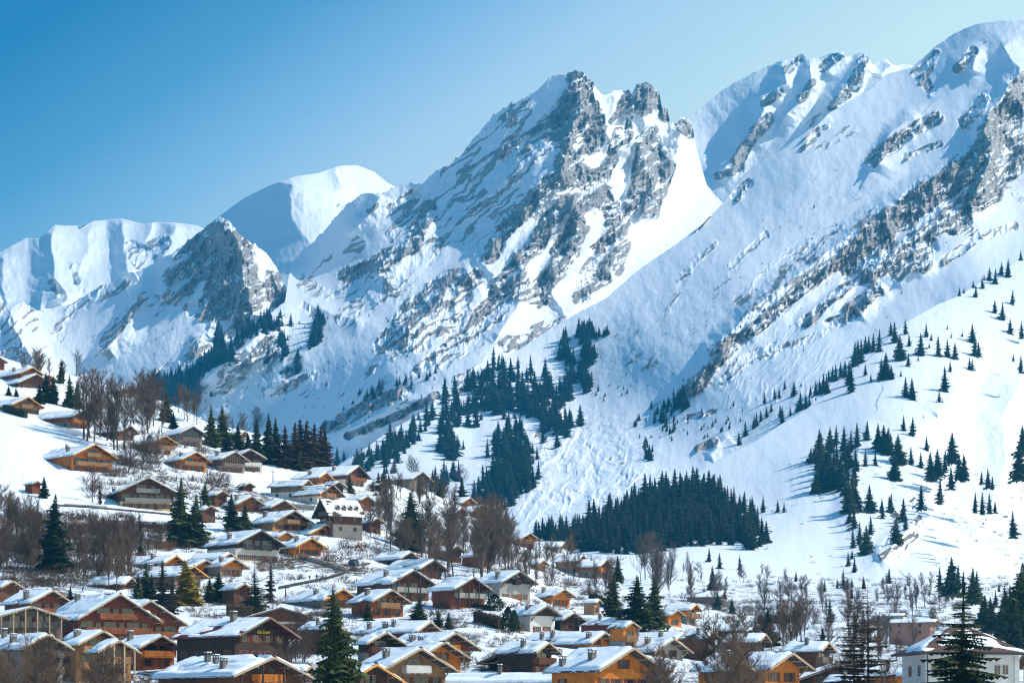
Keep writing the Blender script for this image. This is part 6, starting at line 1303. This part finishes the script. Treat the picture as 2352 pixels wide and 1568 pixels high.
# white building with a hip roof, lower right
def hip_building(ax, ay, D, W, L, he, rise, theta):
    th = R(theta); s = FV / D; by = ay + (he + rise) * s
    root = link('villa', None, None, pt(ax, by, D)); root.rotation_euler = (0, 0, th)
    tag(root, 'white building with a brown tiled hip roof half covered in snow, bottom right', 'house')
    ov = 1.1; w2, l2 = W / 2, L / 2
    mb = MB(); mb.box(-w2, w2, -l2, l2, -4, he); mb.build('wall', P_['white'], root)
    a, b, c, d = (-w2 - ov, -l2 - ov, he), (w2 + ov, -l2 - ov, he), (w2 + ov, l2 + ov, he), (-w2 - ov, l2 + ov, he)
    r1, r2 = (-w2 * .22, 0, he + rise), (w2 * .22, 0, he + rise)
    m_t = tile_mat
    mb = MB(); mb.quad(a, b, r2, r1); mb.tri(b, c, r2); mb.quad(c, d, r1, r2); mb.tri(d, a, r1); mb.box(-w2 - ov, w2 + ov, -l2 - ov, l2 + ov, he - .22, he - .003); roof = mb.build('roof', m_t, root)
    mb = MB()
    mb.box(-w2 - ov - .06, w2 + ov + .06, -l2 - ov - .06, -l2 - ov, he - .26, he + .05, 0); mb.box(-w2 - ov - .06, -w2 - ov, -l2 - ov, l2 + ov, he - .26, he + .05, 0); mb.build('gutter', M_metal, roof)
    # snow lying on the front and left slopes, a patch slid away
    def slope_snow(p0, p1, q0, q1):
        n, m = 46, 22; V_ = []; F_ = []; P0, P1, Q0, Q1 = map(Vector, (p0, p1, q0, q1)); nr = (P1 - P0).cross(Q0 - P0).normalized()
        for i in range(m + 1):
            for j in range(n + 1):
                u, v = j / n, i / m; p = P0.lerp(P1, u).lerp(Q0.lerp(Q1, u), v)
                nz = float(perlin(np.array([p.x / 2.5 + 3]), np.array([p.z / 1.2 + p.y / 2.0]))[0]); e = min(v * 6, (1 - v) * 5, u * 9, (1 - u) * 9)
                t = .26 * min(1, max(0, (e - .75 + nz * 1.8))) + .08 * nz - .06; V_.append(tuple(p + nr * t))
        for i in range(m):
            for j in range(n):
                k = i * (n + 1) + j; F_.append((k, k + 1, k + n + 2, k + n + 1))
        me = bpy.data.meshes.new('roof_snow'); me.from_pydata(V_, [], F_); me.materials.append(M_rsnow); me.polygons.foreach_set('use_smooth', [True] * len(F_)); link('roof_snow', me, roof)
    slope_snow(a, b, r1, r2); slope_snow(d, a, r1, (r1[0] - .05, r1[1], r1[2])); slope_snow(b, c, r2, (r2[0] + .05, r2[1], r2[2]))
    for x, z, ww, hh in ((-w2 * .58, he - 2.2, 3.6, 1.8), (w2 * .05, he - 2.2, 1.3, 1.5), (w2 * .55, he - 2.1, .8, 1.2), (w2 * .72, he - 2.1, .8, 1.2), (-w2 * .2, he - 2.2, 1.2, 1.5), (-w2 * .62, he - 5.2, 2.4, 1.6), (w2 * .4, he - 5.2, 1.6, 1.6)):
        window(root, (x, -l2, z), (1, 0, 0), (0, -1, 0), ww, hh, M_frame, None)
    for y in (-l2 * .5, l2 * .3): window(root, (-w2, y, he - 2.2), (0, 1, 0), (-1, 0, 0), 1.2, 1.4, M_frame, None)
    mb = MB(); mb.box(w2 - .5, w2 + .12, -l2 - .12, -l2 + .4, -4, he - .23); mb.build('corner_pillar', P_['white'], root)
    mb = MB(); mb.tube((-w2 + .25, -l2 - .1, -4), (-w2 + .25, -l2 - .1, he), .06, .06, 6); mb.build('downpipe', M_metal, root)
def _tile():
    m, ns, ls, b = new_mat('brown_tiles'); tc = ns.new('ShaderNodeTexCoord'); br = ns.new('ShaderNodeTexBrick'); mp = ns.new('ShaderNodeMapping'); mp.inputs['Rotation'].default_value = (0, 0, 0)
    cx = ns.new('ShaderNodeSeparateXYZ'); cb = ns.new('ShaderNodeCombineXYZ'); ls.new(tc.outputs['Object'], cx.inputs[0])
    ad = N(ns, 'ShaderNodeMath', operation='ADD'); ls.new(cx.outputs['X'], ad.inputs[0]); ls.new(cx.outputs['Y'], ad.inputs[1]); ls.new(ad.outputs[0], cb.inputs[0])
    mu = N(ns, 'ShaderNodeMath', operation='MULTIPLY'); ls.new(cx.outputs['Z'], mu.inputs[0]); mu.inputs[1].default_value = 2.2; ls.new(mu.outputs[0], cb.inputs[1])
    ls.new(cb.outputs[0], br.inputs['Vector']); br.inputs['Scale'].default_value = 2.2
    br.inputs['Color1'].default_value = (.20, .085, .045, 1); br.inputs['Color2'].default_value = (.12, .05, .03, 1); br.inputs['Mortar'].default_value = (.04, .02, .015, 1); br.inputs['Mortar Size'].default_value = .05
    ls.new(br.outputs['Color'], b.inputs['Base Color']); b.inputs['Roughness'].default_value = .8; return m
tile_mat = _tile()
hip_building(2204, 1440, 330, 12.0, 9.0, 9.0, 3.3, 10)
chalet(2352, 1494, None, 30, 90, -68, 'grey', 'brown tiled wing with melting snow at the right edge beside the white hip roofed building', base='white', wallmat=P_['white'], H=9, D=345, pitch=38, roofm=tile_mat, melt=.42, snow=.2, chim=(), balc=(), name='house', cat='house', group=None)

# two walkers on the snow by the lane
def person(x, y, hpx, rz, coat, trousers, label, stride=.22):
    D = ground_D(x, y); sc = hpx * D / FV / 1.75; vs = []; ed = []; rad = []
    def v(p, r): vs.append(p); rad.append(r); return len(vs) - 1
    pel = v((0, 0, .95), .15); ch = v((0, -.02, 1.28), .17); nk = v((0, -.02, 1.48), .065); hd = v((0, -.03, 1.62), .105); ht = v((0, -.03, 1.70), .09)
    ed += [(pel, ch), (ch, nk), (nk, hd), (hd, ht)]
    for sg in (-1, 1):
        hp = v((.09 * sg, 0, .88), .11); kn = v((.1 * sg, -stride * .6 * sg - .03, .49), .075); an = v((.1 * sg, -stride * sg * 1.1 + .06, .09), .05); to = v((.11 * sg, -stride * sg * 1.1 - .12, .05), .045)
        sh = v((.2 * sg, -.01, 1.40), .075); el = v((.25 * sg, .03 + .1 * sg * .8, 1.12), .052); wr = v((.24 * sg, -.08 + .16 * sg, .90), .04); ha = v((.235 * sg, -.11 + .18 * sg, .81), .042)
        ed += [(pel, hp), (hp, kn), (kn, an), (an, to), (ch, sh), (sh, el), (el, wr), (wr, ha)]
    me = bpy.data.meshes.new('person'); me.from_pydata([tuple(q) for q in vs], ed, []); o = link('person', me, None, pt(x, y, D)); o.scale = (sc,) * 3; o.rotation_euler = (0, 0, rz)
    m = o.modifiers.new('skin', 'SKIN'); 
    for k, sv in enumerate(me.skin_vertices[0].data): sv.radius = (rad[k], rad[k]); sv.use_root = (k == 0)
    o.modifiers.new('sub', 'SUBSURF').levels = 1
    mt, ns, ls, b = new_mat('clothes'); tc = ns.new('ShaderNodeTexCoord'); sx = ns.new('ShaderNodeSeparateXYZ'); ls.new(tc.outputs['Object'], sx.inputs[0])
    r = ramp(ns, [(0.0, trousers), (.5, trousers), (.505, coat), (.835, coat), (.84, (.5, .3, .22)), (.94, (.5, .3, .22)), (.945, (.05, .04, .04))]); r.color_ramp.interpolation = 'CONSTANT'
    mu = N(ns, 'ShaderNodeMath', operation='MULTIPLY'); ls.new(sx.outputs['Z'], mu.inputs[0]); mu.inputs[1].default_value = 1 / 1.8; ls.new(mu.outputs[0], r.inputs[0]); ls.new(r.outputs[0], b.inputs['Base Color']); me.materials.append(mt)
    tag(o, label, 'person'); return o
person(711, 1334, 14.5, R(15), (.02, .025, .035), (.33, .33, .32), 'person in dark jacket and pale trousers standing on the snow above the lane')
person(727, 1331, 14.5, R(-60), (.10, .03, .045), (.02, .02, .03), 'person in dark red and black clothes walking on the snow above the lane')
# members of a clump told apart by their order from the left
# ------------------------------------------------------------ haze
def build_haze():
    x0, x1, y0, y1, z0, z1 = -9500.0, 9500.0, -3500.0, 15500.0, 29.0, 1900.0
    me = bpy.data.meshes.new('haze')
    vs = [(x, y, z) for z in (z0, z1) for y in (y0, y1) for x in (x0, x1)]
    me.from_pydata(vs, [], [(0, 2, 3, 1), (4, 5, 7, 6), (0, 1, 5, 4), (2, 6, 7, 3), (0, 4, 6, 2), (1, 3, 7, 5)])
    m = bpy.data.materials.new('haze'); m.use_nodes = True; ns = m.node_tree.nodes
    ns.clear(); o = ns.new('ShaderNodeOutputMaterial'); v = ns.new('ShaderNodeVolumePrincipled')
    v.inputs['Color'].default_value = HAZE_COL; v.inputs['Density'].default_value = HAZE_D; v.inputs['Anisotropy'].default_value = 0.2
    m.node_tree.links.new(v.outputs[0], o.inputs['Volume'])
    me.materials.append(m)
    tag(link('haze', me), kind='stuff')
HAZE_COL = (0.04, 0.5, 0.95, 1); HAZE_D = 0.0001
build_haze()
